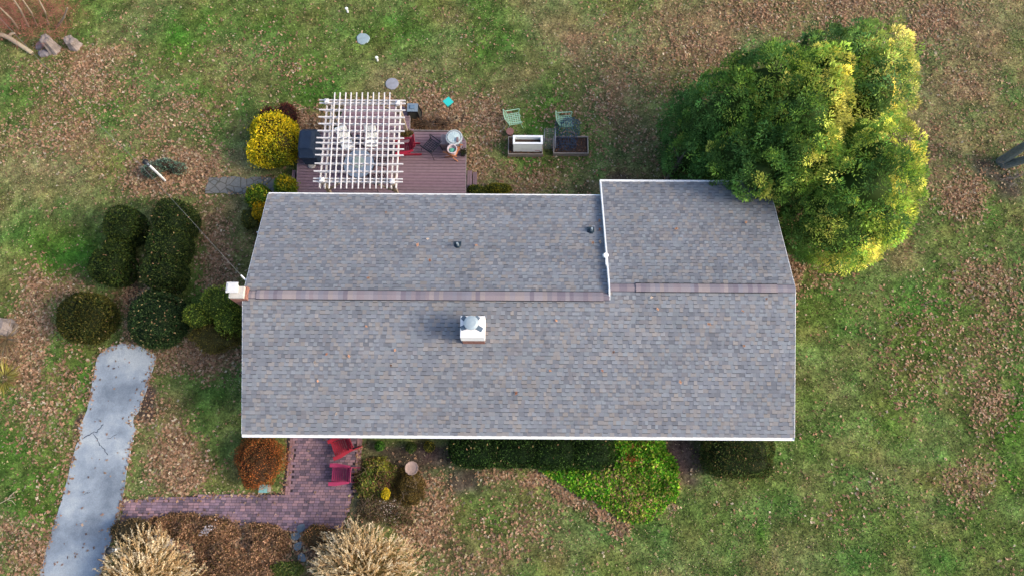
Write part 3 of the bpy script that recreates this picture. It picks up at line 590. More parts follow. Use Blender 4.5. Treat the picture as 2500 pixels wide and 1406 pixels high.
# bright ground cover mound
scatter('ground_cover', 'bright green low ground cover wedge spreading from the front hedge into the lawn', 'ground cover', [(1285, 1130), (1400, 1136), (1500, 1140), (1492, 1066), (1606, 1070), (1652, 1135), (1656, 1195), (1628, 1246), (1575, 1274), (1520, 1270), (1450, 1222), (1345, 1162)], 30000,
   [(76, 138, 38), (102, 160, 46), (134, 172, 56), (56, 106, 34), (160, 166, 80), (150, 120, 90)], (5, 5, 3.5, 3, 1.5, .8), h=(.08, .26), L=(.09, .15), wr=.7, hue=(((1550, 1215), 1.0, [(160, 156, 84), (172, 138, 106), (120, 142, 56)], .75), ((1545, 1118), .26, [(176, 112, 70)], .45), ((1480, 1160), .6, [(178, 146, 116), (120, 140, 60)], .5)), kind='stuff', gain=2.3)
YEL = [(214, 200, 40), (196, 186, 36), (168, 172, 38), (226, 212, 64), (134, 154, 40), (104, 124, 36)]
shrub('yellow_shrub', 'large bright yellow leaved shrub at the left end of the deck', [lob(668, 325, .9, 54, 44, .85), lob(660, 368, .75, 54, 40, .8), lob(690, 350, .9, 42, 46, .8)], YEL, (5, 5, 4, 2, 2.5, 1.2), dens=750, L=(.07, .11), wr=.55, lump=.28, depth=.4,
      hue=[(*at(690, 405, .5)[:2], .6, [(70, 110, 36), (110, 130, 36), (52, 84, 30)], .9)], corec=C(84, 76, 44))
shrub('barberry_shrub', 'dark maroon shrub behind the yellow shrub', [lob(660, 288, .7, 24, 20, .6), lob(700, 284, .8, 30, 26, .7)], [(92, 52, 50), (74, 42, 42), (120, 66, 58), (56, 36, 34)], dens=600, L=(.04, .08), lump=.3, depth=.5, corec=C(56, 38, 34))
shrub('leafy_shrub', 'green shrub at the left end of the flagstone path beside the roof corner', [lob(630, 482, .55, 30, 28, .6)], [(88, 134, 36), (60, 104, 34), (120, 150, 44), (150, 150, 50), (44, 74, 28)], dens=600, L=(.07, .12), lump=.25, depth=.4)
shrub('leafy_shrub', 'yellow topped green shrub in the corner between path and deck', [lob(697, 458, .6, 27, 25, .65)], [(78, 120, 36), (56, 96, 34), (104, 140, 44)], dens=600, L=(.07, .12), lump=.25, depth=.4, hue=[(*at(698, 444, 1.0)[:2], .32, [(226, 190, 30), (206, 180, 40)], .95)])
shrub('leafy_shrub', 'small gold flowering shrub against the gable wall', [lob(637, 520, .5, 20, 24, .55)], [(214, 180, 30), (190, 166, 36), (120, 130, 40)], dens=550, L=(.06, .1), lump=.3, depth=.4)
shrub('leafy_shrub', 'sparse olive green clump against the gable wall below the green shrub', [lob(612, 535, .4, 24, 30, .4)], [(84, 96, 44), (60, 76, 36), (120, 116, 50)], dens=260, L=(.05, .09), lump=.35, depth=.5)
shrub('leafy_shrub', 'bright green loose shrub beside the gable chimney', [lob(540, 742, 1.1, 46, 40, .9), lob(490, 772, .9, 36, 30, .8), lob(565, 785, 1.0, 30, 34, .8)], [(112, 140, 54), (84, 112, 44), (144, 160, 66), (66, 84, 38)], gain=2.3, dens=420, L=(.06, .1), lump=.3, depth=.55)
shrub('leafy_shrub', 'thin olive brown shrub below the green one by the gable wall', [lob(525, 826, .7, 58, 36, .65)], [(112, 108, 58), (92, 88, 48), (140, 134, 60), (78, 70, 44)], dens=700, L=(.05, .1), wr=.25, lump=.3, depth=.6)
shrub('orange_shrub', 'round rusty orange shrub beside the brick patio', [lob(634, 1130, .55, 56, 60, .65)], [(166, 100, 58), (140, 86, 50), (186, 122, 72), (116, 84, 50), (104, 90, 52)], dens=1500, L=(.04, .07), wr=.45, lump=.45, depth=.6, p=2.2, gain=1.5, sub=14, subk=.8, corec=C(86, 62, 42), hue=[(*at(632, 1120, .6)[:2], .3, [(74, 62, 42), (96, 80, 50)], .75)])
scatter('weigela_shrub', 'loose yellow green and brown shrub between the brick patio and the birdbath', 'shrub', [(905, 1120), (950, 1115), (968, 1160), (958, 1215), (925, 1235), (872, 1215), (868, 1160)], 9000, [(120, 136, 64), (96, 116, 54), (150, 156, 76), (78, 90, 50), (150, 124, 92), (120, 96, 74)], h=(.1, .7), hue=(((935, 1130), .35, [(176, 176, 74)], .7), ((900, 1160), .4, [(96, 124, 56)], .5), ((940, 1180), .3, [(120, 90, 70)], .7)), thin=.5, seed=1, gain=1.6)
scatter('spirea_shrub', 'olive brown twiggy low shrub just below the birdbath', 'shrub', [(975, 1140), (1010, 1140), (1040, 1165), (1040, 1210), (1010, 1232), (970, 1222), (962, 1180)], 14000, [(104, 94, 52), (84, 80, 46), (132, 114, 60), (70, 64, 42)], h=(.25, .65), L=(.04, .08), wr=.3, thin=.3, seed=2, gain=1.5)
scatter('seed_head_plant', 'dark brown perennial clump with pale seed heads above the right grass clump', 'plant', [(880, 1215), (950, 1205), (1010, 1230), (1010, 1280), (960, 1290), (870, 1262)], 8000, [(92, 76, 64), (116, 98, 80), (144, 126, 104), (76, 72, 48), (96, 108, 60)], h=(.1, .5), L=(.05, .09), wr=.35, hue=(((950, 1240), .35, [(220, 205, 195), (90, 76, 66)], .5),), thin=.6, seed=3, gain=1.5)
shrub('goldenrod_plant', 'small bright yellow tuft in the planting bed', [lob(942, 1205, .25, 10, 14, .22)], [(200, 190, 50), (180, 170, 40)], dens=900, L=(.04, .08), cat='plant')
for (x, y, r, l, cs) in ((927, 1088, 12, 'first small green boxwood in the mulch right of the patio', [(50, 92, 36), (70, 116, 44)]), (1003, 1092, 13, 'small dark shrub in the mulch above the birdbath', [(44, 66, 34), (64, 84, 40)]), (1047, 1090, 13, 'small shrub with yellow sprigs left of the front hedge', [(46, 66, 36), (70, 80, 42), (180, 176, 70)])):
    shrub('young_shrub', l, [lob(x, y, .2, r, r, .25)], cs, dens=900, L=(.04, .07), lump=.25, group='small shrubs in the front mulch')
BR_ = [(150, 124, 102), (130, 106, 86), (172, 146, 120), (110, 90, 74), (190, 156, 126), (112, 100, 66)]
kb = dict(gain=2.1, sub=14, dens=560, L=(.06, .11), wr=.55, lump=.3, depth=.5, corec=C(92, 70, 54))
BG = 'brown leaf covered shrubs below the brick path'
BK = dict(L=(.06, .12), wr=.5, gain=1.7, group=BG, thin=.15)
scatter('brown_shrub', 'wide leaf choked brown shrub mass directly under the brick path', 'shrub', [(370, 1262), (430, 1252), (520, 1258), (575, 1275), (590, 1305), (520, 1325), (440, 1320), (380, 1300)], 17000, BR_, h=(.1, .5), seed=4, **BK)
scatter('brown_shrub', 'brown shrub mass left of the stepping stones', 'shrub', [(600, 1285), (660, 1278), (700, 1300), (708, 1345), (680, 1372), (620, 1360), (592, 1320)], 13000, BR_, h=(.12, .6), seed=5, **BK)
scatter('brown_shrub', 'brown leaf heap of a shrub at the bottom edge between the two tall grasses', 'shrub', [(480, 1330), (560, 1318), (620, 1365), (680, 1380), (690, 1420), (480, 1425)], 16000, BR_, h=(.08, .4), seed=6, **BK)
shrub('olive_shrub', 'dark olive shrub at the corner of driveway and brick path', [lob(318, 1296, .4, 46, 30, .4)], [(92, 84, 62), (70, 68, 50), (120, 108, 84)], dens=700, L=(.05, .09), lump=.3, depth=.5)
shrub('olive_shrub', 'low brown green shrub touching the top left of the right tall grass', [lob(775, 1310, .3, 36, 30, .3)], [(110, 92, 64), (84, 80, 50), (140, 108, 80)], dens=600, L=(.05, .09), lump=.3, depth=.5)
shrub('low_shrub', 'small dark green and yellow shrub beside the right deck steps', [lob(1160, 466, .3, 22, 12, .3), lob(1215, 462, .28, 34, 13, .28)], [(52, 76, 34), (40, 56, 28), (120, 128, 50)], dens=900, L=(.04, .08), lump=.2, hue=[(*at(1220, 462, .4)[:2], .5, [(140, 140, 44), (170, 156, 50)], .7)])
shrub('blue_spruce', 'low creeping blue spruce at the foot of the white lamp post', [lob(372, 418, .3, 24, 20, .35), lob(408, 402, .3, 26, 12, .35), lob(436, 412, .25, 16, 14, .3)], [(104, 146, 132), (84, 122, 112), (130, 166, 150), (64, 88, 80)], dens=450, L=(.07, .14), wr=.2, lump=.4, depth=.6, cat='spruce', corec=C(96, 82, 70))
shrub('dry_perennials', 'dry brown twiggy perennials between the lantern and the deck', [lob(1040, 305, .25, 40, 16, .25), lob(1075, 298, .3, 36, 22, .3)], [(128, 104, 82), (96, 80, 66), (150, 130, 108), (84, 66, 52)], dens=420, L=(.1, .2), wr=.08, lump=.5, depth=.9, cat='plant', out=.8, gain=2.2, ck=.4, sub=2)
shrub('deck_corner_plant', 'small leafy vine at the foot of the right rear pergola post', [lob(992, 326, .55, 16, 9, .14)], [(90, 84, 50), (70, 70, 44), (120, 100, 60)], dens=700, L=(.05, .09), cat='plant', stems=2)
shrub('hosta_plant', 'green tuft in the leaves right of the stepping stones', [lob(700, 1390, .1, 40, 18, .15)], [(100, 128, 62), (130, 140, 84)], dens=500, L=(.08, .14), cat='plant', stems=1)

# ---- arborvitae
def frond_tree(name, label, lobes, trunks, gold, seed, pg_=.12):
    x = np.mean([l[0] for l in lobes]); y = np.mean([l[1] for l in lobes]); t = thing(name, label, 'tree', (x, y, 0), group='golden evergreen trees at the right rear corner')
    B = [(b[0]-x, b[1]-y)+tuple(b[2:]) for b in lobes]
    P, N_, I = blob_cloud(B, 10.5, lump=.24, zmin=.3, p=2.0, depth=.22); n = len(P)
    up = N_*1.0+np.array([0, 0, .45]); up = nrm(up)
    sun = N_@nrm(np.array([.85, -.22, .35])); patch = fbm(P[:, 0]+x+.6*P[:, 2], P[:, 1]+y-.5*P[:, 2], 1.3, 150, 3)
    g_ = np.clip((P[:, 0]*pg_+sun*.26+(patch-.5)*1.3+.24+gold+rng.normal(0, .27, n)), 0, 1)  # sun-facing, eastern clumps painted yellower: sunlight put into the colour, besides golden tips
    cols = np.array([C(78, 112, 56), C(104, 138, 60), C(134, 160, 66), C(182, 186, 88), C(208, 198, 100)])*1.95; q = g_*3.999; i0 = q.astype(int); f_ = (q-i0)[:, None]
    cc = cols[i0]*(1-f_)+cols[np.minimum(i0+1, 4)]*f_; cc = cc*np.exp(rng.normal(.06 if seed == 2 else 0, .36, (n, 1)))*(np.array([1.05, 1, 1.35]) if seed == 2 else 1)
    m_ = 62; rad = rng.uniform(.18, .38, n); axis = nrm(up+unit(n)*.35)
    # each clump: flat sprays fanning out from the shoot tip
    off = unit(n*m_).reshape(n, m_, 3); off = off-axis[:, None]*((off*axis[:, None]).sum(-1, keepdims=True))*.45; rr = rng.random((n, m_, 1))**.6*rad[:, None, None]
    Q = P[:, None]+axis[:, None]*(rad[:, None, None]*1.1-rr*.9)+off*rr; T = axis[:, None]*.8+off*1.0+unit(n*m_).reshape(n, m_, 3)*.4
    tip = (rr/rad[:, None, None]); Cc = cc[:, None]*1.08*np.exp(rng.normal(0, .16, (n, m_, 1)))
    Q = Q.reshape(-1, 3); T = T.reshape(-1, 3); Cc = Cc.reshape(-1, 3); Ls = rng.uniform(.07, .15, len(Q))
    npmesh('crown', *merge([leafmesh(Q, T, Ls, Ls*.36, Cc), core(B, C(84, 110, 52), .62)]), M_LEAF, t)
    for (px, py, h, lean) in trunks:
        q_ = at(px, py, 0); mb = MB(); p0 = Vector((q_.x-x, q_.y-y, -.05)); r = .16
        pts = [p0+Vector((lean[0]*s_*h, lean[1]*s_*h, h*s_)) for s_ in (0, .25, .5, .75, 1)]
        mb.tube(pts, [r, r*.85, r*.65, r*.4, r*.15], 8)
        for j in range(9):
            s_ = .2+.07*j; a = random.uniform(0, 6.28); b0 = pts[0]+(pts[-1]-pts[0])*s_; mb.tube([b0, b0+Vector((math.cos(a)*.3, math.sin(a)*.3, .25)), b0+Vector((math.cos(a)*.6, math.sin(a)*.6, .6))], .03, 5, r2=.01)
        mb.build('trunk', M_BARK, t)
    return t
def tl(px, py, z, rp, rz, ryp=None): return lob(px, py, z, rp, ryp or rp, rz)
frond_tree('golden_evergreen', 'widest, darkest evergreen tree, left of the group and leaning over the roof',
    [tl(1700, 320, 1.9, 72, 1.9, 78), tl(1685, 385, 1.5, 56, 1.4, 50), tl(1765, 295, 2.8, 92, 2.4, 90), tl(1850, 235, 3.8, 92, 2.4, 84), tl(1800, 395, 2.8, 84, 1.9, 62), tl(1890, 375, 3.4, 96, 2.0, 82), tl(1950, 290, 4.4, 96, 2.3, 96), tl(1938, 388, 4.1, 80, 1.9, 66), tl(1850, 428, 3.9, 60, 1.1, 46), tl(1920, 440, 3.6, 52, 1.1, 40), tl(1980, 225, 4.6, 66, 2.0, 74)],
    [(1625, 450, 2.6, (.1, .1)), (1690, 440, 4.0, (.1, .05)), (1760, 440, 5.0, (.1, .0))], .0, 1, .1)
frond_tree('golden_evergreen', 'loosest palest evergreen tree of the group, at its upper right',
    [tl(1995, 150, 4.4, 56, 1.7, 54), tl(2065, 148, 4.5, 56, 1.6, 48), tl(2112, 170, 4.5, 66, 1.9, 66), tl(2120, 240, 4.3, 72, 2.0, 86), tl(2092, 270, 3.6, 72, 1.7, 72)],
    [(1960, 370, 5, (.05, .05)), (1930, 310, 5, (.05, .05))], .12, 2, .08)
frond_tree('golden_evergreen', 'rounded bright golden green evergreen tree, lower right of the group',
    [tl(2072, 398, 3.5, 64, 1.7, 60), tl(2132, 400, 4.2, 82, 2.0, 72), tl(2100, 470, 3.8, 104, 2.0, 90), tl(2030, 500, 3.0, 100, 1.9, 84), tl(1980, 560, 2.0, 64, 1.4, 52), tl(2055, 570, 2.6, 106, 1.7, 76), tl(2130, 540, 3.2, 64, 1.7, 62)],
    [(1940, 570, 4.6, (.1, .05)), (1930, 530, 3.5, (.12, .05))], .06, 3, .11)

# ---- tall ornamental grasses
def ograss(label, px, py, rx, nb, seed, tilt):
    q = at(px, py, 0); t = thing('ornamental_grass', label, 'ornamental grass', (q.x, q.y, 0), group='tall plumed grasses at the bottom of the photo'); G = np.random.default_rng(seed)
    a = G.uniform(0, 6.283, nb); r = rx*G.random(nb)**.5*G.uniform(.7, 1.05, nb)*(1+.12*np.sin(3*a+seed)); h = (1.55-.75*(r/rx)**2)*G.uniform(.75, 1.1, nb); w_ = G.uniform(.006, .014, nb)
    r0 = G.random(nb)**.5*.32; a0 = a+G.normal(0, 1.1, nb); Vs = []
    sdir = np.stack([-np.sin(a), np.cos(a), 0*a], 1); c = np.stack([np.cos(a), np.sin(a)], 1)
    for s_ in (0, .3, .6, .85, 1.0):
        R_ = r0+(r-r0)*s_**1.5; z = h*np.sin(s_*1.75)/math.sin(min(1.57, 1.75)); P = np.stack([R_*np.cos(a*s_+a0*(1-s_))+tilt[0]*z, R_*np.sin(a*s_+a0*(1-s_))+tilt[1]*z, np.maximum(z, 0)], 1)
        Vs += [P-sdir*(w_*(1.15-s_))[:, None], P+sdir*(w_*(1.15-s_))[:, None]]
    V = np.stack(Vs, 1).reshape(-1, 3); I = np.arange(nb)[:, None]*10; F = np.concatenate([I+np.array([[2*k, 2*k+1, 2*k+3, 2*k+2]]) for k in range(4)])
    cb = pal(nb, [(148, 136, 74), (176, 158, 98), (120, 116, 62), (182, 126, 74), (190, 164, 110)], (4, 4, 3, 2.6, 2))*.95; cb = cb*np.where(fbm(c[:, 0]*r, c[:, 1]*r, .5, 160+seed)[:, None] > .58, np.array([[1.1, .82, .7]]), 1)
    npmesh('blades', V, F, np.repeat(cb, 10, 0), M_LEAF, t)
    k = G.random(nb) < .3; E = P[k]; n = k.sum(); D = nrm(E-Vs[4][k]); D[:, 2] += .1
    cp = pal(n, [(226, 206, 166), (212, 186, 140), (236, 222, 190), (196, 164, 120)], (4, 4, 3, 1.5), .1); parts = []
    for j in range(26):
        f_ = j/25.0; L_ = G.uniform(.24, .4, (n, 1)); u_ = D+G.normal(0, .42, (n, 3)); parts.append(leafmesh(E-D*.08+D*L_*f_*.85, u_, G.uniform(.06, .11, n), G.uniform(.014, .03, n), cp*1.8*G.uniform(.8, 1.15, (n, 1))))
    npmesh('plumes', *merge(parts), M_LEAF, t); return t
ograss('big cream plumed grass at the bottom centre, right of the stepping stones', 900, 1408, 1.95, 5200, 1, (-.05, .06))
ograss('cream plumed grass beside the driveway at the bottom left', 385, 1428, 1.95, 4600, 2, (-.05, .03))
q = at(8, 925, 0); tt = thing('yellow_grass', 'yellow strappy grass tuft at the left edge of the photo', 'grass clump', (q.x, q.y, 0)); n = 260; a = rng.uniform(0, 6.28, n); r = rng.uniform(.3, .95, n); P = np.stack([np.cos(a)*.15, np.sin(a)*.15, 0*a+.02], 1); T = np.stack([np.cos(a)*r, np.sin(a)*r*.7, rng.uniform(.15, .4, n)], 1)
npmesh('blades', *leafmesh(P, T, r, .03, pal(n, [(214, 206, 110), (190, 180, 80), (226, 214, 140)])), M_LEAF, tt)
q = at(25, 845, 0); tt = thing('dry_grass', 'dry straw grass stalks below the left tree stump', 'grass clump', (q.x, q.y, 0)); n = 160; a = rng.uniform(0, 6.28, n); r = rng.uniform(.4, 1.3, n); T = np.stack([np.cos(a)*r, np.sin(a)*r, rng.uniform(.1, .4, n)], 1)
npmesh('blades', *leafmesh(T*0+np.array([-.2, .3, .03]), T, r, .02, pal(n, [(190, 170, 120), (160, 150, 130), (150, 120, 84)])), M_LEAF, tt)

# ---- bare twiggy plants
q = at(110, 95, 0); tt = thing('red_twig_shrub', 'large bare reddish twiggy shrub in the top left corner', 'shrub', (q.x, q.y, 0)); mb = MB()
for i in range(70): a = random.uniform(0, 6.28); twigs(mb, (random.uniform(-2.2, 1.2), random.uniform(-.1, 1.9), 0), (math.cos(a)*.8, math.sin(a)*.8, 1), .9, .009, 3, .7, 4)
mb.build('twigs', mat('red_twigs', C(178, 112, 98), .9, .3, 8), tt); mb = MB()
for (a, b, z) in (((90, 62), (55, 0), 2), ((118, 60), (95, 0), 1.6), ((140, 66), (165, 20), 1.6), ((45, 70), (0, 20), 1.5), ((70, 66), (20, -20), 2.2)): mb.tube([Vector(at(*a, .1))-Vector((q.x, q.y, 0)), Vector(at((a[0]+b[0])/2+4, (a[1]+b[1])/2, z*.6))-Vector((q.x, q.y, 0)), Vector(at(*b, z))-Vector((q.x, q.y, 0))], .05, 6, r2=.03)
mb.build('stem', mat('pale_stem', C(178, 160, 138), .9, .3, 6), tt)
q = at(2440, 398, 0); tt = thing('bare_tree', 'grey two trunked leafless tree rising past the right edge', 'tree', (q.x, q.y, 0)); mb = MB(); mb.tube([(.05, .05, -.05), (.1, .08, 1.6), (.15, .1, 3.4), (.3, .3, 6)], [.21, .17, .14, .08], 10); mb.build('trunk', mat('grey_bark', C(128, 138, 134), .9, .35, 7, bump=.9), tt)
mb = MB(); mb.tube([(.15, -.12, -.05), (.9, -.32, 1.5), (1.7, -.5, 2.8), (2.6, -.7, 5)], [.19, .15, .12, .06], 10); mb.build('trunk', mat('grey_bark'), tt); mb = MB()
for i in range(16): a = random.uniform(0, 6.28); twigs(mb, (.3+random.random()*1.5, .1-random.random()*.6, random.uniform(3, 5.5)), (math.cos(a), math.sin(a), .7), 1.6, .035, 2)
mb.build('branches', M_TWIG, tt)
q = at(2478, 440, 0); tt = thing('bare_twig_bush', 'small leafless grey twig bush under the two trunked tree', 'shrub', (q.x, q.y, 0)); mb = MB()
for i in range(16): a = random.uniform(0, 6.28); twigs(mb, (random.gauss(0, .25), random.gauss(0, .2), 0), (math.cos(a)*1.3, math.sin(a)*1.3, .6), .55, .008, 2, .5)
mb.build('twigs', mat('grey_twigs', C(150, 138, 140), .9), tt)
q = at(1090, 300, 0); tt = thing('bare_twig_bush', 'grey leafless twig bush left of the cinder block by the deck', 'shrub', (q.x, q.y, 0)); mb = MB()
for i in range(22): a = random.uniform(0, 6.28); twigs(mb, (random.uniform(-.7, .3), random.gauss(-.1, .15), 0), (math.cos(a)*.8, math.sin(a)*.8, .8), .4, .006, 2, .6)
mb.build('twigs', mat('grey_twigs'), tt)
q = at(2, 1228, 0); tt = thing('fallen_branch', 'bare forked branch lying on the lawn at the lower left edge', 'branch', (q.x, q.y, 0)); mb = MB()
for pts in ([(-25, 1240), (8, 1224), (18, 1218), (34, 1200)], [(18, 1218), (30, 1222), (38, 1232)], [(20, 1216), (38, 1212)], [(24, 1210), (42, 1196)]): mb.tube([Vector(at(a, b, .06))-Vector((q.x, q.y, 0)) for a, b in pts], .016, 5, r2=.007)
mb.build('wood', mat('bleached_wood', C(200, 186, 160), .9, .25, 6, bump=.5), tt)
q = at(60, 105, 0); tt = thing('driftwood_branch', 'thick bleached forked branch lying at the top left', 'branch', (q.x, q.y, 0)); mb = MB()
mb.tube([Vector(at(a, b, z))-Vector((q.x, q.y, 0)) for a, b, z in ((-30, 84, .3), (5, 86, .3), (22, 93, .25), (45, 108, .2), (78, 130, .1))], [.1, .1, .11, .1, .09], 9); mb.tube([Vector(at(a, b, z))-Vector((q.x, q.y, 0)) for a, b, z in ((20, 92, .25), (28, 83, .35), (36, 82, .4))], .075, 8, r2=.04)
mb.build('wood', mat('bleached_wood'), tt, smooth=True)
M_STUMP = mat('weathered_stump', C(158, 146, 140), .95, .45, 5, bump=1)
def stump(label, px, py, r, h, lean, seed):
    q = at(px, py, 0); tt = thing('tree_stump', label, 'stump', (q.x, q.y, 0), group='weathered stumps'); mb = MB(); n = 18; G = random.Random(seed); fl = [G.uniform(-.12, .12) for _ in range(n)]
    vs = []
    for k_, (z, rr) in enumerate(((-.05, 1.25), (.12, 1.08), (h*.55, .92), (h, .9), (h+.01, .45), (h-.04, .02))):
        for j in range(n): a = 2*math.pi*j/n; r_ = r*rr*(1+fl[j]+.05*math.sin(5*a)); vs.append((lean[0]*z+r_*math.cos(a), lean[1]*z+r_*math.sin(a), z+(G.uniform(-.04, .04) if k_ == 3 else 0)))
    mb.add(vs, [(i*n+j, i*n+(j+1) % n, (i+1)*n+(j+1) % n, (i+1)*n+j) for i in range(5) for j in range(n)]); o = mb.build('wood', M_STUMP, tt); return tt
stump('tall grey weathered stump right of the bleached branch', 133, 122, .25, .75, (.0, .1), 1); stump('short grey stump with ridged side, right of the tall one', 182, 112, .26, .45, (0, 0), 2); stump('grey cracked log stump at the left edge of the photo', 22, 800, .32, .45, (-.5, .1), 3)
q = at(103, 118, 0)
for x, y, l in ((100, 112, 'smaller grey rock left of the tall stump'), (108, 132, 'flat brown grey rock at the foot of the tall stump')):
    q = at(x, y, 0); mb = MB(); mb.lathe([(.22, -.03), (.2, .1), (.1, .17), (.01, .18)], 9, wob=lambda a: .25*math.sin(2*a+x)+.1*math.sin(5*a)); o = mb.build('garden_rock', mat('rock', C(142, 136, 142), .9, .4, 8, bump=.8)); o.location = q; tag(o, l, 'rock', 'rocks by the stumps')
for x, y, l in ((735, 1288, 'upper grey stepping stone in the leaf bed below the patio'), (728, 1332, 'middle blue grey stepping stone below the patio'), (722, 1308, 'dark stepping stone between upper and middle ones'), (738, 1360, 'lowest stepping stone in the leaf bed')):
    q = at(x, y, 0); mb = MB(); mb.lathe([(.17, -.02), (.17, .035), (.155, .045), (.01, .045)], 7, wob=lambda a: .15*math.sin(2*a+y)+.1*math.sin(3*a+x)); o = mb.build('stepping_stone', mat('slate', C(120, 134, 144), .8, .25, 8)); o.location = q; tag(o, l, 'stepping stone', 'stepping stones below the patio')
for x, y, l, r in ((505, 1292, 'white blossom sprig on the brown shrub below the brick path', .3), (385, 1312, 'white dried flower head behind the left tall grass', .16), (412, 1325, 'white dried flower head in the top of the left tall grass', .16)):
    q = at(x, y, .6); n = 60; P = rng.normal(0, 1, (n, 3)).clip(-1.8, 1.8)*np.array([r*.55, r*.3, .06]); P = np.concatenate([P[:-14], P[:14]*0]); P[:, 1] += P[:, 0]*.5; tt = npmesh('white_flowers', *leafmesh(P, unit(n), .09, .06, pal(n, [(236, 230, 232), (214, 206, 212)])), M_LEAF); tt.location = q
    s = MB(); s.tube([(0, 0, -.62), (0, 0, 0)], .01, 4); s.build('stem', M_TWIG, tt); tag(tt, l, 'flowers', 'white flowers')
# ------------------------------------------------------------------ deck and pergola
D0 = at(930, 400, DZ); dk = thing('deck', 'mauve composite deck with cut corners behind the house', 'deck', (D0.x, D0.y, 0)); mb = MB()
ys_ = [p[1] for p in KW]; y = 11.06; WB = .14
while y < max(ys_)-.02:
    yc = y+WB/2; xi = []
    for i in range(len(KW)):
        (xa, ya), (xb, yb) = KW[i], KW[(i+1) % len(KW)]
        if (ya > yc) != (yb > yc): xi.append(xa+(xb-xa)*(yc-ya)/(yb-ya))
    xi.sort(); c = C(150, 124, 134)*random.uniform(.9, 1.1)*np.array([1, random.uniform(.97, 1.03), 1])
    if len(xi) >= 2: mb.box(xi[0]-D0.x, xi[-1]-D0.x, y-D0.y, y+WB-.017, 0, 0, c) if False else mb.box(xi[0]-D0.x, xi[-1]-D0.x, y-D0.y, y+WB-.017-D0.y, DZ-.03, DZ, c)
    y += WB
o = mb.build('deck_boards', mat('composite_board', attr=True, rough=.7, var=.14, scale=7), dk, attr=True)
mb = MB(); E = [(p[0]-D0.x, p[1]-D0.y) for p in KW]
for i in range(1, len(E)-1):
    a, b = Vector((*E[i-1 if i == 0 else i], 0)), Vector((*E[i+1], 0))
    mb.bar(a+Vector((0, 0, DZ-.13)), b+Vector((0, 0, DZ-.13)), .035, .25)
mb.bar(Vector((*E[0], DZ-.13)), Vector((*E[1], DZ-.13)), .035, .25)
mb.build('rim_trim', mat('rim_trim', C(160, 150, 150), .6), dk)
mb = MB(); mb.prism([(p[0]*.985, p[1]*.985) for p in E], .02, DZ-.16); mb.build('frame', mat('deck_frame', C(50, 44, 44), .9), dk)
def steps(L, name='deck_steps'):
    mb = MB()
    for (x0, y0, x1, y1, z) in L:
        a = at(x0, y1, z); b = at(x1, y0, z); w_ = (b.x-a.x)
        for j in range(2): mb.box(a.x-D0.x+w_*j*.5+.004, a.x-D0.x+w_*(j+1)*.5-.004, a.y-D0.y, b.y-D0.y, z-.03, z, C(140, 116, 124)*random.uniform(.92, 1.08))
        mb.box(a.x-D0.x+.02, b.x-D0.x-.02, a.y-D0.y+.02, b.y-D0.y-.02, 0, z-.032, C(70, 58, 62))
    mb.build(name, mat('composite_board'), dk, attr=True)
steps([(1139, 417, 1153, 490, .31), (1153, 421, 1165, 490, .16)]); steps([(706, 416, 722, 490, .31)])

ZP = 2.86
def X_(px, py, z): return at(px, py, z).x
def Y_(px, py, z): return at(px, py, z).y
P0 = at(880, 340, DZ); pg = thing('pergola', 'white painted pergola lattice on four posts standing on the deck', 'pergola', (P0.x, P0.y, 0))
O = Vector((P0.x, P0.y, 0)); M_PERG = mat('pergola_paint', (.6, .575, .57), .7, .1, 5); M_POST = mat('post_wood', C(190, 172, 150), .8, .2, 5)
posts = {}
for (px, py) in ((797, 246), (971, 250), (785, 438), (957, 442)):
    q = at(px, py, 2.95); posts[(px, py)] = q; mb = MB(); mb.box(q.x-O.x-.065, q.x-O.x+.065, q.y-O.y-.065, q.y-O.y+.065, DZ, 2.8); po = mb.build('post', M_POST, pg)
    mb = MB(); mb.box(q.x-O.x-.075, q.x-O.x+.075, q.y-O.y-.075, q.y-O.y+.075, 2.8, 2.94); mb.add([(q.x-O.x+sx*.09, q.y-O.y+sy*.09, 2.94) for sx, sy in ((-1, -1), (1, -1), (1, 1), (-1, 1))]+[(q.x-O.x, q.y-O.y, 3.0)], [(0, 1, 4), (1, 2, 4), (2, 3, 4), (3, 0, 4), (3, 2, 1, 0)])
    mb.build('post_cap', M_PERG, po)
qs = list(posts.values()); yN = (qs[0].y+qs[1].y)/2; yS = (qs[2].y+qs[3].y)/2; xW = (qs[0].x+qs[2].x)/2; xE = (qs[1].x+qs[3].x)/2
for (px, py), q in posts.items():
    for dx, dy in ((1 if q.x < O.x else -1, 0), (0, 1 if q.y < O.y else -1)):
        mb = MB(); mb.bar((q.x-O.x+dx*.05, q.y-O.y+dy*.05, 2.0), (q.x-O.x+dx*.6, q.y-O.y+dy*.6, 2.58), .05, .09); mb.build('brace', M_POST, pg)
for xc in (xW-.095, xW+.095, xE-.095, xE+.095):
    mb = MB(); mb.box(xc-O.x-.02, xc-O.x+.02, yS-.2-O.y, yN+.25-O.y, 2.52, 2.68); mb.build('beam', M_PERG, pg)
def rafter(xa, xb, yc, z0=2.68, z1=2.82, t=.036):
    mb = MB(); h = z1-z0; pr = [(xa, z1), (xb, z1), (xb, z1-h*.45), (xb-.16, z1-h*.5), (xb-.2, z0+h*.12), (xb-.3, z0), (xa+.3, z0), (xa+.2, z0+h*.12), (xa+.16, z1-h*.5), (xa, z1-h*.45)]
    n = len(pr); mb.add([(x-O.x, yc-t/2-O.y, z) for x, z in pr]+[(x-O.x, yc+t/2-O.y, z) for x, z in pr], [tuple(range(n))[::-1], tuple(range(n, 2*n))]+[(i, (i+1) % n, n+(i+1) % n, n+i) for i in range(n)])
    mb.build('rafter', M_PERG, pg)
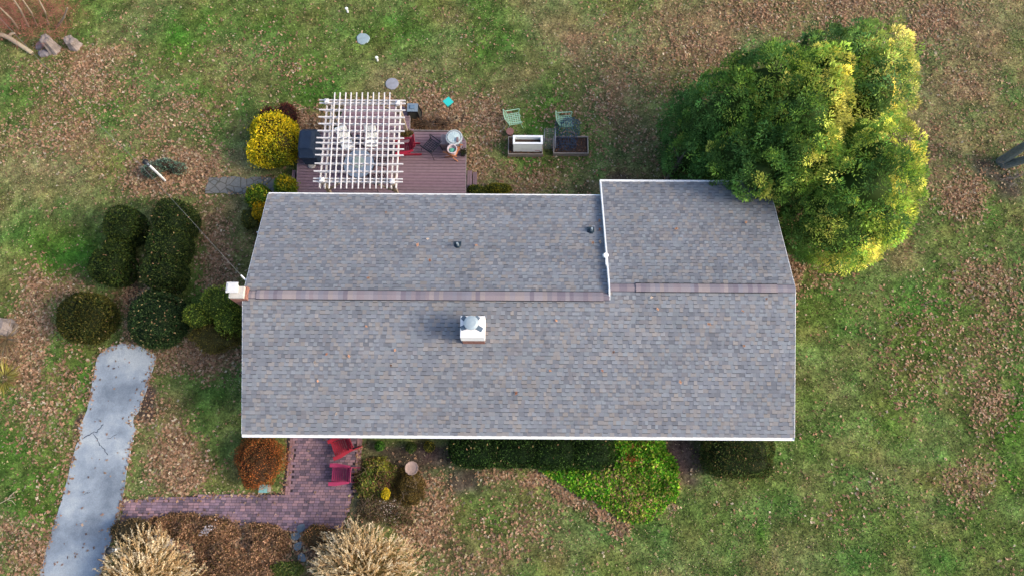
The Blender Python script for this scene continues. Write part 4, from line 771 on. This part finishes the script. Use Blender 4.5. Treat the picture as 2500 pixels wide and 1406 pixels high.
for lx, ly, rx, ry in ((780, 242, 990, 248), (780, 249, 990, 255), (779, 265, 989, 272), (778, 282, 988, 290), (777, 300, 988, 305), (775, 315, 987, 324), (773, 335, 986, 339), (771, 347, 986, 351), (770, 359, 986, 368), (769, 379, 985, 378), (768, 397, 984, 402), (766, 415, 984, 422), (765, 433, 983, 440), (764, 440, 983, 447)):
    rafter(X_(lx, ly, 2.82), X_(rx, ry, 2.82), (Y_(lx, ly, 2.82)+Y_(rx, ry, 2.82))/2)
for xt, xb in zip((817.6, 830.6, 844.5, 857.6, 871, 884.8, 898.5, 912, 925.5, 939, 952), (803.7, 817.6, 832, 846, 860.3, 874.7, 888.4, 903.2, 917.8, 931, 944.8)):
    a = at(xt, 227, ZP); b = at(xb, 461, ZP); mb = MB(); mb.bar(Vector(a)-O, Vector(b)-O, .04, .04); mb.build('purlin', M_PERG, pg)
a = at(877, 250, 2.7)

# ------------------------------------------------------------------ furniture
def lattice_chair(name, label, cat, loc, rz, m, group=None, cushion=None):
    t = thing(name, label, cat, loc, rz, group); W, Dp, S = .27, .25, .43
    f = MB()
    for sx in (-1, 1): f.tube([(-Dp, sx*W, S), (Dp, sx*W, S)], .02, 6)
    for x in (-Dp, Dp): f.tube([(x, -W, S), (x, W, S)], .02, 6)
    for i in range(1, 6): f.bar((-Dp, -W+i*W/3, S), (Dp, -W+i*W/3, S), .036, .006)
    for i in range(1, 5): f.bar((-Dp+i*.1, -W, S+.004), (-Dp+i*.1, W, S+.004), .03, .006)
    f.build('seat', m, t); f = MB()
    for sy in (-1, 1): f.tube([(-Dp, sy*W, S), (-Dp-.1, sy*W, .7), (-Dp-.2, sy*W*.92, .95)], .014, 6)
    f.tube([(-Dp-.2, -W*.92, .95), (-Dp-.22, 0, 1.0), (-Dp-.2, W*.92, .95)], .02, 6)
    for i in range(1, 6): y = -W+i*W/3; f.bar((-Dp-.02, y, S+.05), (-Dp-.2, y*.92, .95), .022, .006, up=(1, 0, 0))
    f.bar((-Dp-.08, -W, .65), (-Dp-.08, W, .65), .022, .006)
    f.build('backrest', m, t)
    for sy in (-1, 1):
        f = MB(); f.tube([(-Dp-.09, sy*(W+.02), .7), (-Dp+.1, sy*(W+.05), .66), (Dp-.1, sy*(W+.06), .64), (Dp+.02, sy*(W+.06), .66), (Dp+.05, sy*(W+.05), .6), (Dp+.01, sy*(W+.03), .5), (Dp, sy*W, S)], .022, 6); f.build('arm', m, t)
        for sx in (-1, 1): f = MB(); f.tube([(sx*Dp, sy*W, S), (sx*(Dp+.06), sy*(W+.02), .2), (sx*(Dp+.12), sy*(W+.03), 0)], .014, 6); f.build('leg', m, t)
    if cushion:
        f = MB(); f.box(-Dp+.02, Dp+.03, -W+.01, W-.01, S+.01, S+.12); f.build('seat_cushion', cushion, t, bevel=.035)
        f = MB(); f.bar((-Dp+.04, 0, S+.1), (-Dp-.2, 0, 1.15), .5, .12, up=(1, 0, .2)); f.build('back_cushion', cushion, t, bevel=.035)
    return t
M_BM = mat('black_wrought_iron', C(34, 38, 50), .5, .15, 8); M_MINT = mat('mint_paint', C(186, 232, 198), .5, .12, 8); M_CUSH = mat('white_cushion', (.78, .8, .78), .9, .06, 8, bump=.5)
def deckp(px, py, h=0): p = at(px, py, DZ+h); return (p.x, p.y, DZ+.001)
lattice_chair('metal_armchair', 'black wrought iron armchair turned toward the pergola on the open deck', 'chair', deckp(1052, 357, .43), R(143), M_BM, 'black iron deck chairs')
lattice_chair('metal_armchair', 'black iron chair right of the glass table under the pergola', 'chair', deckp(932, 392, .43), R(170), M_BM, 'black iron deck chairs')
lattice_chair('metal_armchair', 'black iron chair at the lower right of the glass table under the pergola', 'chair', deckp(925, 436, .43), R(120), M_BM, 'black iron deck chairs')
lattice_chair('cushioned_chair', 'white cushioned chair facing the glass table, right of the two', 'chair', deckp(906, 345, .5), R(-92), M_BM, 'white cushioned chairs', M_CUSH)
lattice_chair('cushioned_chair', 'white cushioned chair turned slightly, left of the two', 'chair', deckp(846, 350, .5), R(-68), M_BM, 'white cushioned chairs', M_CUSH)
p = at(1255, 291, .43); lattice_chair('lawn_armchair', 'mint green metal chair above the white bin on the lawn', 'chair', (p.x, p.y, 0), R(10), M_MINT, 'mint green chairs on the lawn')
p = at(1381, 297, .43); lattice_chair('lawn_armchair', 'mint green metal chair half under the blue netting', 'chair', (p.x, p.y, 0), R(4), M_MINT, 'mint green chairs on the lawn')
def adirondack(label, loc, rz, m, group):
    t = thing('adirondack_chair', label, 'chair', loc, rz, group); f = MB()
    for i in range(8): x = .27-i*.072; z = .36-i*.017; f.box(x-.03, x+.03, -.27, .27, z-.02, z)
    f.build('seat', m, t); f = MB()
    for i in range(6): y = (i-2.5)*.092; f.bar((-.22, y*.85, .25), (-.56, y*1.05, 1.0-.012*abs(i-2.5)**2.2), .08, .02, up=(1, 0, .4))
    f.bar((-.33, -.28, .55), (-.33, .28, .55), .03, .06); f.bar((-.5, -.26, .86), (-.5, .26, .86), .03, .05); f.build('backrest', m, t)
    for sy in (-1, 1):
        f = MB(); f.add([(x, sy*y, z) for z in (.54, .562) for x, y in ((.36, .27), (.36, .41), (.1, .42), (-.42, .33), (-.42, .26), (.1, .28))], [(0, 1, 2, 3, 4, 5), (11, 10, 9, 8, 7, 6)]+[(i, (i+1) % 6, 6+(i+1) % 6, 6+i) for i in range(6)]); f.build('arm', m, t)
        f = MB(); f.box(.22, .31, *sorted((sy*.29, sy*.32)), 0, .54); f.build('leg', m, t)
        f = MB(); f.bar((.3, sy*.27, .33), (-.72, sy*.27, .03), .025, .12); f.build('leg', m, t)
    return t
p = deckp(985, 362, .35); adirondack('crimson wooden adirondack chair half under the right side of the pergola', p, R(190), mat('crimson_paint', C(176, 34, 62), .5, .12, 5), 'red adirondack chairs')
p = at(830, 1158, .35); adirondack('raspberry pink adirondack chair, lower one on the brick patio', (p.x, p.y, .026), R(180), mat('raspberry_paint', C(186, 62, 104), .5, .12, 5), 'red adirondack chairs')
p = at(832, 1091, .35); adirondack('red adirondack chair tucked beneath the front gutter', (p.x, p.y, .026), R(204), mat('red_paint', C(186, 48, 66), .5, .12, 5), 'red adirondack chairs')
# glass table
q = deckp(876, 400, .72); t = thing('glass_table', 'round blue glass patio table under the pergola', 'table', q); n = 12
f = MB(); f.lathe([(.66, .7), (.66, .715), (.02, .716)], n); f.build('table_top', mat('tinted_glass', C(150, 168, 190), .15, .1, 3, spec=.7, coat=.5), t)
f = MB(); f.tube([(.67*math.cos(a*math.pi/6), .67*math.sin(a*math.pi/6), .71) for a in range(13)], .016, 6); f.build('rim', M_BM, t)
for a in range(4): f = MB(); an = a*math.pi/2+.78; f.tube([(.45*math.cos(an), .45*math.sin(an), .7), (.3*math.cos(an), .3*math.sin(an), .35), (.5*math.cos(an), .5*math.sin(an), 0)], .018, 6); f.build('leg', M_BM, t)
f = MB(); f.lathe([(.27, 0), (.27, .02), (.25, .028), (.02, .028)], 28); o = f.build('lazy_susan', mat('pale_glass', C(176, 196, 190), .25, .1, 3, spec=.6)); o.location = (q[0]-.03, q[1]+.05, DZ+.722); tag(o, 'pale round turntable in the middle of the glass table', 'turntable')
# dark bundled bag on stand
q = deckp(880, 350, .2); t = thing('covered_stool', 'stool wrapped in wrinkled black plastic between the two white cushioned chairs', 'stool', q); f = MB()
for i in range(4): a = i*1.57+.78; f.tube([(.15*math.cos(a), .15*math.sin(a), 0), (.12*math.cos(a), .12*math.sin(a), .45)], .015, 6)
f.build('leg_frame', M_BM, t); f = MB(); f.lathe([(.14, .3), (.19, .45), (.18, .62), (.12, .72), (.02, .75)], 13, wob=lambda a: .12*math.sin(4*a)+.06*math.sin(7*a)); f.build('plastic_wrap', mat('black_plastic', C(44, 52, 84), .3, .5, 9, bump=1), t)
# covered grill
q = deckp(768, 375, 0); t = thing('covered_grill', 'barbecue grill under a dark blue black cover at the left deck edge', 'grill', q); f = MB()
def loft(mb, secs):
    vs = []
    for (cx, cy, hx, hy, z) in secs:
        for sx, sy in ((-1, -.86), (-.86, -1), (.86, -1), (1, -.86), (1, .86), (.86, 1), (-.86, 1), (-1, .86)): vs.append((cx+hx*sx, cy+hy*sy, z))
    m = len(secs); mb.add(vs, [(i*8+k, i*8+(k+1) % 8, (i+1)*8+(k+1) % 8, (i+1)*8+k) for i in range(m-1) for k in range(8)]+[tuple(range(8))[::-1], tuple((m-1)*8+k for k in range(8))])
loft(f, [(0, .02, .36, .62, .1), (0, .02, .37, .64, .6), (-.02, 0, .38, .68, .88), (-.02, .02, .36, .62, .93), (-.04, .03, .33, .45, 1.12), (-.05, .03, .22, .4, 1.2)])
f.build('cover', mat('cover_fabric', C(50, 68, 92), .75, .2, 4, bump=.8), t, bevel=.02)
for y in (-.5, .5): f = MB(); f.tube([(-.3, y-.03, .09), (-.3, y+.03, .09)], .09, 12); f.build('wheel', mat('wheel_white', C(210, 205, 200), .6), t)
f = MB(); f.lathe([(.16, 0), (.18, .06), (.12, .1), (.01, .1)], 14); o = f.build('plastic_pot', mat('wheel_white')); o.location = deckp(761, 402, .1); tag(o, 'small white pot half hidden below the covered grill', 'pot')
# ribbed can with lid
q = deckp(1112, 356, 0); t = thing('metal_bin', 'round galvanised metal bin with pale ribbed lid on the deck corner', 'bin', q); f = MB(); f.lathe([(.27, 0), (.3, .05), (.33, .72)], 26); f.build('body', mat('galvanised_side', C(158, 172, 190), .4, .15, 6, metal=.4), t)
f = MB(); f.lathe([(.355, .7), (.36, .74), (.33, .75), (.31, .74), (.29, .76)], 26); f.build('rim', mat('pale_rim', C(214, 226, 230), .4, .05), t)
f = MB(); n = 24; vs = [(0, 0, .79)]+[(.3*math.cos(k*math.pi/12), .3*math.sin(k*math.pi/12), .76 if k % 2 else .745) for k in range(24)]; f.add(vs, [(0, 1+k, 1+(k+1) % 24) for k in range(24)]); f.build('lid', mat('lid_pale', C(214, 236, 238), .4, .1, 4), t)
f = MB(); f.tube([(.3*math.cos(k*math.pi/6), .3*math.sin(k*math.pi/6), .765) for k in range(13)], .008, 5); f.build('rim_wire', mat('dark_wire', C(80, 96, 110), .5), t)
p = deckp(1117, 342, .8); f = MB(); f.box(-.045, .045, -.1, .1, 0, .06); o = f.build('brick', mat('loose_brick', C(150, 124, 128), .9, .2, 20), bevel=.004); o.location = (p[0], p[1], DZ+.79); tag(o, 'single brick weighing down the round metal bin lid', 'brick')
q = deckp(1086, 344, .3); t = thing('wooden_crate', 'pinkish wooden plank crate left of the metal bin', 'crate', q); f = MB()
for j in range(3): f.box(-.17+j*.115, -.17+j*.115+.108, -.24, .24, .38, .4)
f.build('top', mat('pink_planks', C(180, 160, 160), .8, .2, 6), t); f = MB()
for s in (-1, 1):
    for z in (.06, .2, .32): f.box(-.17, .17, *sorted((s*.22, s*.24)), z-.05, z+.05); f.box(*sorted((s*.155, s*.17)), -.22, .22, z-.05, z+.05)
f.build('side', mat('pink_planks'), t)
# orange folding stool with bucket
q = deckp(1108, 378, .0); t = thing('folding_stool', 'orange brown wooden folding stool holding the white bucket', 'stool', q, R(-22)); M_OR = mat('orange_wood', C(206, 132, 88), .6, .2, 5)
for sy in (-1, 1):
    f = MB(); f.bar((-.3, sy*.26, .0), (.25, sy*.26, .5), .03, .045); f.build('leg', M_OR, t); f = MB(); f.bar((.3, sy*.24, .0), (-.25, sy*.24, .5), .03, .045); f.build('leg', M_OR, t)
    f = MB(); f.bar((-.32, sy*.3, .56), (.32, sy*.3, .56), .05, .025); f.build('arm', M_OR, t)
f = MB(); [f.box(-.24+i*.1, -.16+i*.1, -.24, .24, .42, .44) for i in range(5)]; f.build('seat', M_OR, t)
p = deckp(1104, 365, .75); t = thing('bucket', 'white plastic bucket with pink inside and green cloth, below the metal bin', 'bucket', (p[0], p[1], DZ+.445)); f = MB(); f.lathe([(.15, 0), (.19, .33), (.215, .335), (.215, .355), (.18, .355), (.17, .2), (.01, .19)], 26); f.build('body', mat('bucket_white', C(240, 222, 226), .5, .05), t)
f = MB(); f.lathe([(.12, .19), (.13, .23), (.09, .27), (.01, .29)], 11, cen=(-.01, -.02), wob=lambda a: .12*math.sin(3*a)); o = f.build('green_cloth', mat('green_cloth', C(110, 200, 170), .8, .3, 9)); o.location = (p[0], p[1], DZ+.447); tag(o, 'crumpled sea green cloth inside the white bucket', 'cloth')
q = deckp(1131, 374, .2); t = thing('potted_plant', 'small dark potted plant at the right deck edge', 'plant pot', q); f = MB(); f.lathe([(.09, 0), (.13, .25), (.11, .25), (.01, .22)], 14); f.build('pot', mat('dark_pot', C(60, 56, 60), .7), t)
n = 160; P = rng.normal(0, 1, (n, 3))*.06+np.array([.02, -.02, .36]); npmesh('foliage', *leafmesh(P, unit(n), .12, .03, pal(n, [(60, 76, 50), (90, 84, 60)])), M_LEAF, t)
# lantern / obelisk, sign, block, pots
q = at(1013, 286, 0); t = thing('garden_lantern', 'black tapered garden lantern with grey square cap beside the pergola', 'lantern', (q.x, q.y, 0)); f = MB(); M_LB = mat('lantern_black', C(34, 36, 42), .5)
for sx, sy in ((-1, -1), (1, -1), (1, 1), (-1, 1)): f.bar((sx*.29, sy*.26, 0), (sx*.2, sy*.18, .75), .05, .05)
for z, k in ((.02, .29), (.72, .2)):
    for s in (-1, 1): f.bar((-k, s*k*.9, z), (k, s*k*.9, z), .05, .05); f.bar((s*k, -k*.9, z), (s*k, k*.9, z), .05, .05)
f.build('frame', M_LB, t); f = MB(); vs = [(sx*k, sy*k*.9, z) for z, k in ((.03, .27), (.74, .19)) for sx, sy in ((-1, -1), (1, -1), (1, 1), (-1, 1))]; f.add(vs, [(0, 1, 5, 4), (1, 2, 6, 5), (2, 3, 7, 6), (3, 0, 4, 7)]); f.build('mesh_panel', mat('lantern_glass', C(70, 72, 66), .4, .3, 6), t)
f = MB(); f.box(-.235, .235, -.2, .2, .77, .8); f.build('cap', mat('cap_grey', C(140, 160, 178), .6, .05), t); f = MB(); f.box(-.1, .1, -.08, .1, .8, .85); f.build('knob', mat('knob_grey', C(122, 150, 176), .6), t)
q = at(1101, 291, 0); t = thing('birdhouse', 'turquoise roofed birdhouse on a thin rusty pole by the dry bed', 'birdhouse', (q.x, q.y, 0)); f = MB(); f.tube([(0, 0, 0), (0, 0, 1.2)], .013, 6); f.build('pole', mat('rust', C(92, 58, 48), .9), t)
c_, s_ = math.cos(.72), math.sin(.72); f = MB(); f.M = Matrix.Rotation(.72, 4, 'Z'); f.box(-.1, .1, -.1, .1, 1.2, 1.42); f.build('box', mat('birdbox_wood', C(60, 90, 92), .8), t)
f = MB(); f.M = Matrix.Rotation(.72, 4, 'Z'); f.box(-.17, .17, -.17, .17, 1.42, 1.45); f.build('roof', mat('turquoise', C(60, 226, 216), .5, .03), t)
q = at(1109, 293, .1); t = MB(); f = t
for x0, x1, y0, y1 in ((-.2, .2, -.1, -.07), (-.2, .2, .07, .1), (-.2, -.17, -.07, .07), (.17, .2, -.07, .07), (-.015, .015, -.07, .07)): f.box(x0, x1, y0, y1, 0, .19)
o = f.build('cinder_block', mat('cinder', C(178, 160, 132), .95, .25, 14)); o.location = (q.x, q.y, 0); o.rotation_euler = (0, 0, R(25)); tag(o, 'tan cinder block with open cores lying by the deck bed', 'cinder block')
q = at(1245, 322, .25); f = MB(); f.lathe([(.11, 0), (.16, .24), (.175, .25), (.175, .28), (.02, .285)], 18); o = f.build('clay_pot', mat('clay', C(164, 118, 112), .85, .15, 8)); o.location = (q.x, q.y, 0); tag(o, 'upturned pinkish clay pot at the corner of the left raised bed', 'pot')
M_GW = mat('grey_wood', C(168, 158, 150), .85, .25, 6); M_SOIL = mat('bed_soil', C(82, 66, 58), .95, .5, 14, bump=1)
def rbed(label, x0, y0, x1, y1, hh=.26):
    a = at(x0, y1, hh); b = at(x1, y0, hh); cx, cy = (a.x+b.x)/2, (a.y+b.y)/2; hx, hy = (b.x-a.x)/2, (b.y-a.y)/2; t = thing('raised_bed', label, 'raised bed', (cx, cy, 0), 0, 'raised garden beds')
    for s in (-1, 1): f = MB(); f.box(-hx, hx, *sorted((s*hy, s*(hy-.04))), 0, hh); f.build('board', M_GW, t); f = MB(); f.box(*sorted((s*hx, s*(hx-.04))), -hy+.041, hy-.041, 0, hh-.002); f.build('board', M_GW, t)
    f = MB(); f.box(-hx+.041, hx-.041, -hy+.041, hy-.041, .01, hh-.1); f.build('soil', M_SOIL, t)
    n = 150; X = rng.uniform(-hx+.08, hx-.08, n)*np.where(rng.random(n) < .5, 1, 1); Y = rng.uniform(-hy+.08, hy-.08, n)
    lv = npmesh('bed_leaves', *litter(X, Y, 0*X+hh-.1, size=(.06, .1), cols=[(130, 96, 76), (100, 74, 60), (150, 112, 90)], wts=(1, 1, 1)), M_LITTER); lv.location = (cx, cy, 0); tag(lv, 'dry leaves on the soil of '+label, 'leaves', kind='stuff')
rbed('the left grey wooden raised bed', 1240, 334, 1325, 377); rbed('the right grey wooden raised bed, larger soil area', 1351, 333, 1436, 375)
a = at(1252, 352, .92); b = at(1325, 331, .92); cx, cy = (a.x+b.x)/2, (a.y+b.y)/2; hx, hy = (b.x-a.x)/2, (b.y-a.y)/2; t = thing('white_bin', 'tall open white chest bin planted in the left raised bed', 'bin', (cx, cy, .17)); f = MB(); M_WB = mat('bin_white', (.8, .84, .82), .6, .06, 5)
for x0, x1, y0, y1 in ((-hx+.02, hx-.02, -hy+.02, -hy+.07), (-hx+.02, hx-.02, hy-.07, hy-.02), (-hx+.02, -hx+.07, -hy+.07, hy-.07), (hx-.07, hx-.02, -hy+.07, hy-.07)): f.box(x0, x1, y0, y1, 0, .68)
f.build('body', M_WB, t); f = MB()
for x0, x1, y0, y1 in ((-hx, hx, -hy, -hy+.09), (-hx, hx, hy-.09, hy), (-hx, -hx+.09, -hy+.09, hy-.09), (hx-.09, hx, -hy+.09, hy-.09)): f.box(x0, x1, y0, y1, .682, .75)
f.build('rim', M_WHITE, t, bevel=.008); f = MB(); f.box(-hx+.08, hx-.08, -hy+.08, hy-.08, .2, .5); f.build('soil', M_SOIL, t)
f = MB(); f.box(hx-.32, hx-.1, -hy+.013, -hy+.0195, .1, .13); f.build('red_label', mat('red_label', C(186, 80, 110), .6, .5, 20), t); f = MB(); f.box(-hx+.35, hx-.45, -hy+.015, -hy+.0195, .24, .245); f.build('seam', mat('seam', C(160, 170, 168), .7), t)
# wire cage, leaning panel, blue netting
def wirebox(mb, x0, x1, y0, y1, z0, z1, s=.09, r=.005):
    for i in range(int((z1-z0)/s)+1):
        z = z0+i*s
        for p, q_ in (((x0, y0), (x1, y0)), ((x1, y0), (x1, y1)), ((x1, y1), (x0, y1)), ((x0, y1), (x0, y0))): mb.bar((*p, z), (*q_, z), r, r)
    for k in range(int((x1-x0)/s)+1):
        for y in (y0, y1): mb.bar((x0+k*s, y, z0), (x0+k*s, y, z1), r, r)
    for k in range(int((y1-y0)/s)+1):
        for x in (x0, x1): mb.bar((x, y0+k*s, z0), (x, y0+k*s, z1), r, r)
q = at(1340, 352, 0); f = MB(); wirebox(f, -.24, .24, -.24, .24, 0, .95); wm = mat('grey_wire', C(170, 176, 190), .5); t = thing('wire_cage', 'grey square wire mesh plant cage between the two raised beds', 'wire cage', (q.x, q.y, 0)); f.build('mesh', wm, t); f = MB()
for i in range(10): a = random.uniform(0, 6.28); twigs(f, (0, 0, .3), (math.cos(a)*.6, math.sin(a)*.6, 1), .3, .008, 1)
o = f.build('dead_stalks', M_TWIG); o.location = (q.x, q.y, 0); tag(o, 'dead pale plant stalks inside the wire cage', 'plant')
q = at(1352, 372, 0); f = MB()
for i in range(8): z = i*.11; f.bar((-.0+.06*math.sin(z*3), -.02, z), (.06*math.sin(z*3), .75, z), .006, .006)
for k in range(9): f.tube([(.06*math.sin(z*3), -.02+k*.095, z) for z in (0, .2, .4, .6, .8)], .0035, 4)
o = f.build('wire_fence', wm); o.location = (q.x, q.y, 0); tag(o, 'bowed wire fence piece at the left end of the right raised bed', 'wire fence')
q = at(1383, 335, 0); f = MB(); G = {}
nm = mat('blue_net', C(60, 96, 130), .7)
for i in range(19):
    for j in range(15):
        u, v = (i-9)/9, (j-7)/7; h = .8*math.exp(-((u/.75)**2+((v-.2)/.8)**2))+.15*random.random()*(abs(u) < .8); G[i, j] = Vector((u*.55+.02*random.gauss(0, 1)+.08*v, v*.75+.02*random.gauss(0, 1), .05+h))
for (i, j), p in G.items():
    for d in ((i+1, j), (i, j+1)):
        if d in G and random.random() < .93: f.bar(p, G[d], .013, .013)
o = f.build('blue_netting', nm); o.location = (q.x, q.y, 0); tag(o, 'dark blue garden netting heaped over the right raised bed and chair', 'netting')
# lawn fittings
for (px, py, l, c, r) in ((886, 95, 'weathered pale blue concrete lid, farther from the pergola', C(166, 188, 196), .3), (957, 205, 'grey concrete lid just above the pergola', C(168, 172, 184), .3)):
    q = at(px, py, .03); f = MB(); f.lathe([(r, -.03), (r, .03), (r-.02, .04), (.01, .042)], 28, wob=(lambda a: .05*math.sin(3*a+1)+.03*math.sin(7*a)) if px < 900 else None); o = f.build('tank_lid', mat('lid_'+('blue' if px < 900 else 'grey'), c, .9, .2, 6)); o.location = (q.x, q.y, 0); tag(o, l, 'lid', 'round tank lids in the lawn')
for (px, py, l) in ((849, 30, 'white pipe cap nearest the top edge'), (922, 149, 'white pipe cap between the two round lids')):
    q = at(px, py, 0); t = thing('vent_stub', l, 'pipe', (q.x, q.y, 0), 0, 'white vent pipes in the lawn'); f = MB(); f.tube([(0, 0, -.02), (0, 0, .24)], .045, 12); f.build('pipe', M_WHITE, t); f = MB(); f.lathe([(.062, .2), (.07, .24), (.065, .27), (.01, .28)], 14); f.build('cap', M_WHITE, t)
def lamp_post(label, px, py, tx, ty, h, cover=0):
    q = at(px, py, 0); e = at(tx, ty, h); t = thing('lamp_post', label, 'lamp post', (q.x, q.y, 0), 0, 'white lamp posts'); v = Vector((e.x-q.x, e.y-q.y, h)); f = MB(); f.bar((0, 0, -.02), v*.88, .07, .07); f.build('post', M_WHITE, t); f = MB(); b = v*.88
    f.lathe([(.05, b.z), (.08, b.z+.03), (.06, b.z+.06)], 8, cen=(b.x, b.y)); f.lathe([(.1, b.z+.28), (.13, b.z+.3), (.03, b.z+.38), (.01, b.z+.42)], 8, cen=(b.x, b.y)); [f.bar((b.x+.08*math.cos(i*1.57), b.y+.08*math.sin(i*1.57), b.z+.05), (b.x+.1*math.cos(i*1.57), b.y+.1*math.sin(i*1.57), b.z+.3), .015, .015) for i in range(4)]
    ln = f.build('lantern', M_BLACK, t); f = MB(); f.lathe([(.06, b.z+.06), (.085, b.z+.28)], 8, cen=(b.x, b.y)); f.build('glass', mat('lamp_glass', C(150, 165, 185), .2, .1), ln)
lamp_post('white lamp post rising out of the creeping blue spruce', 404, 442, 358, 398, 1.75); lamp_post('lamp post by the driveway, half hidden in the left tall grass', 312, 1336, 272, 1342, 1.6)
q = at(642, 1192, .3); t = thing('utility_box', 'small teal square box at the foot of the orange shrub', 'box', (q.x, q.y, 0)); f = MB(); f.box(-.15, .15, -.14, .14, 0, .26); f.build('body', mat('teal_box', C(110, 158, 156), .6), t); f = MB(); f.box(-.165, .165, -.15, .15, .262, .3); f.build('lid', mat('teal_lid', C(140, 196, 196), .6, .15, 7), t, bevel=.01); f = MB(); f.box(.17, .21, -.12, .14, 0, .3); f.build('stake', M_GW, t)
q = at(1011, 1143, 0); t = thing('birdbath', 'stone birdbath with scalloped basin in the front planting bed', 'birdbath', (q.x, q.y, 0)); bm = mat('birdbath_stone', C(184, 160, 150), .85, .2, 8); f = MB(); f.lathe([(.13, 0), (.1, .06), (.05, .15), (.045, .5), (.09, .6)], 14); f.build('pedestal', bm, t)
f = MB(); f.lathe([(.07, .58), (.2, .64), (.245, .7), (.235, .71), (.16, .67), (.01, .65)], 36, wob=lambda a: .07*abs(math.sin(5.5*a))); f.build('basin', bm, t)
# overhead service wire
f = MB(); W_ = [(-120, -78, 7.0), (0, 45, 6.6), (110, 162, 6.1), (250, 313, 5.5), (345, 405, 5.1), (480, 553, 4.5), (598, 683, 3.85)]; f.tube([at(*w_) for w_ in W_], .004, 6)
o = f.build('service_wire', mat('wire_grey', C(150, 152, 156), .7)); tag(o, 'thin grey overhead wire crossing the left lawn to the gable', 'wire'); f = MB(); f.tube([at(588, 672, 3.9), at(600, 684, 3.85)], .03, 8); f.build('insulator', M_WHITE, o)
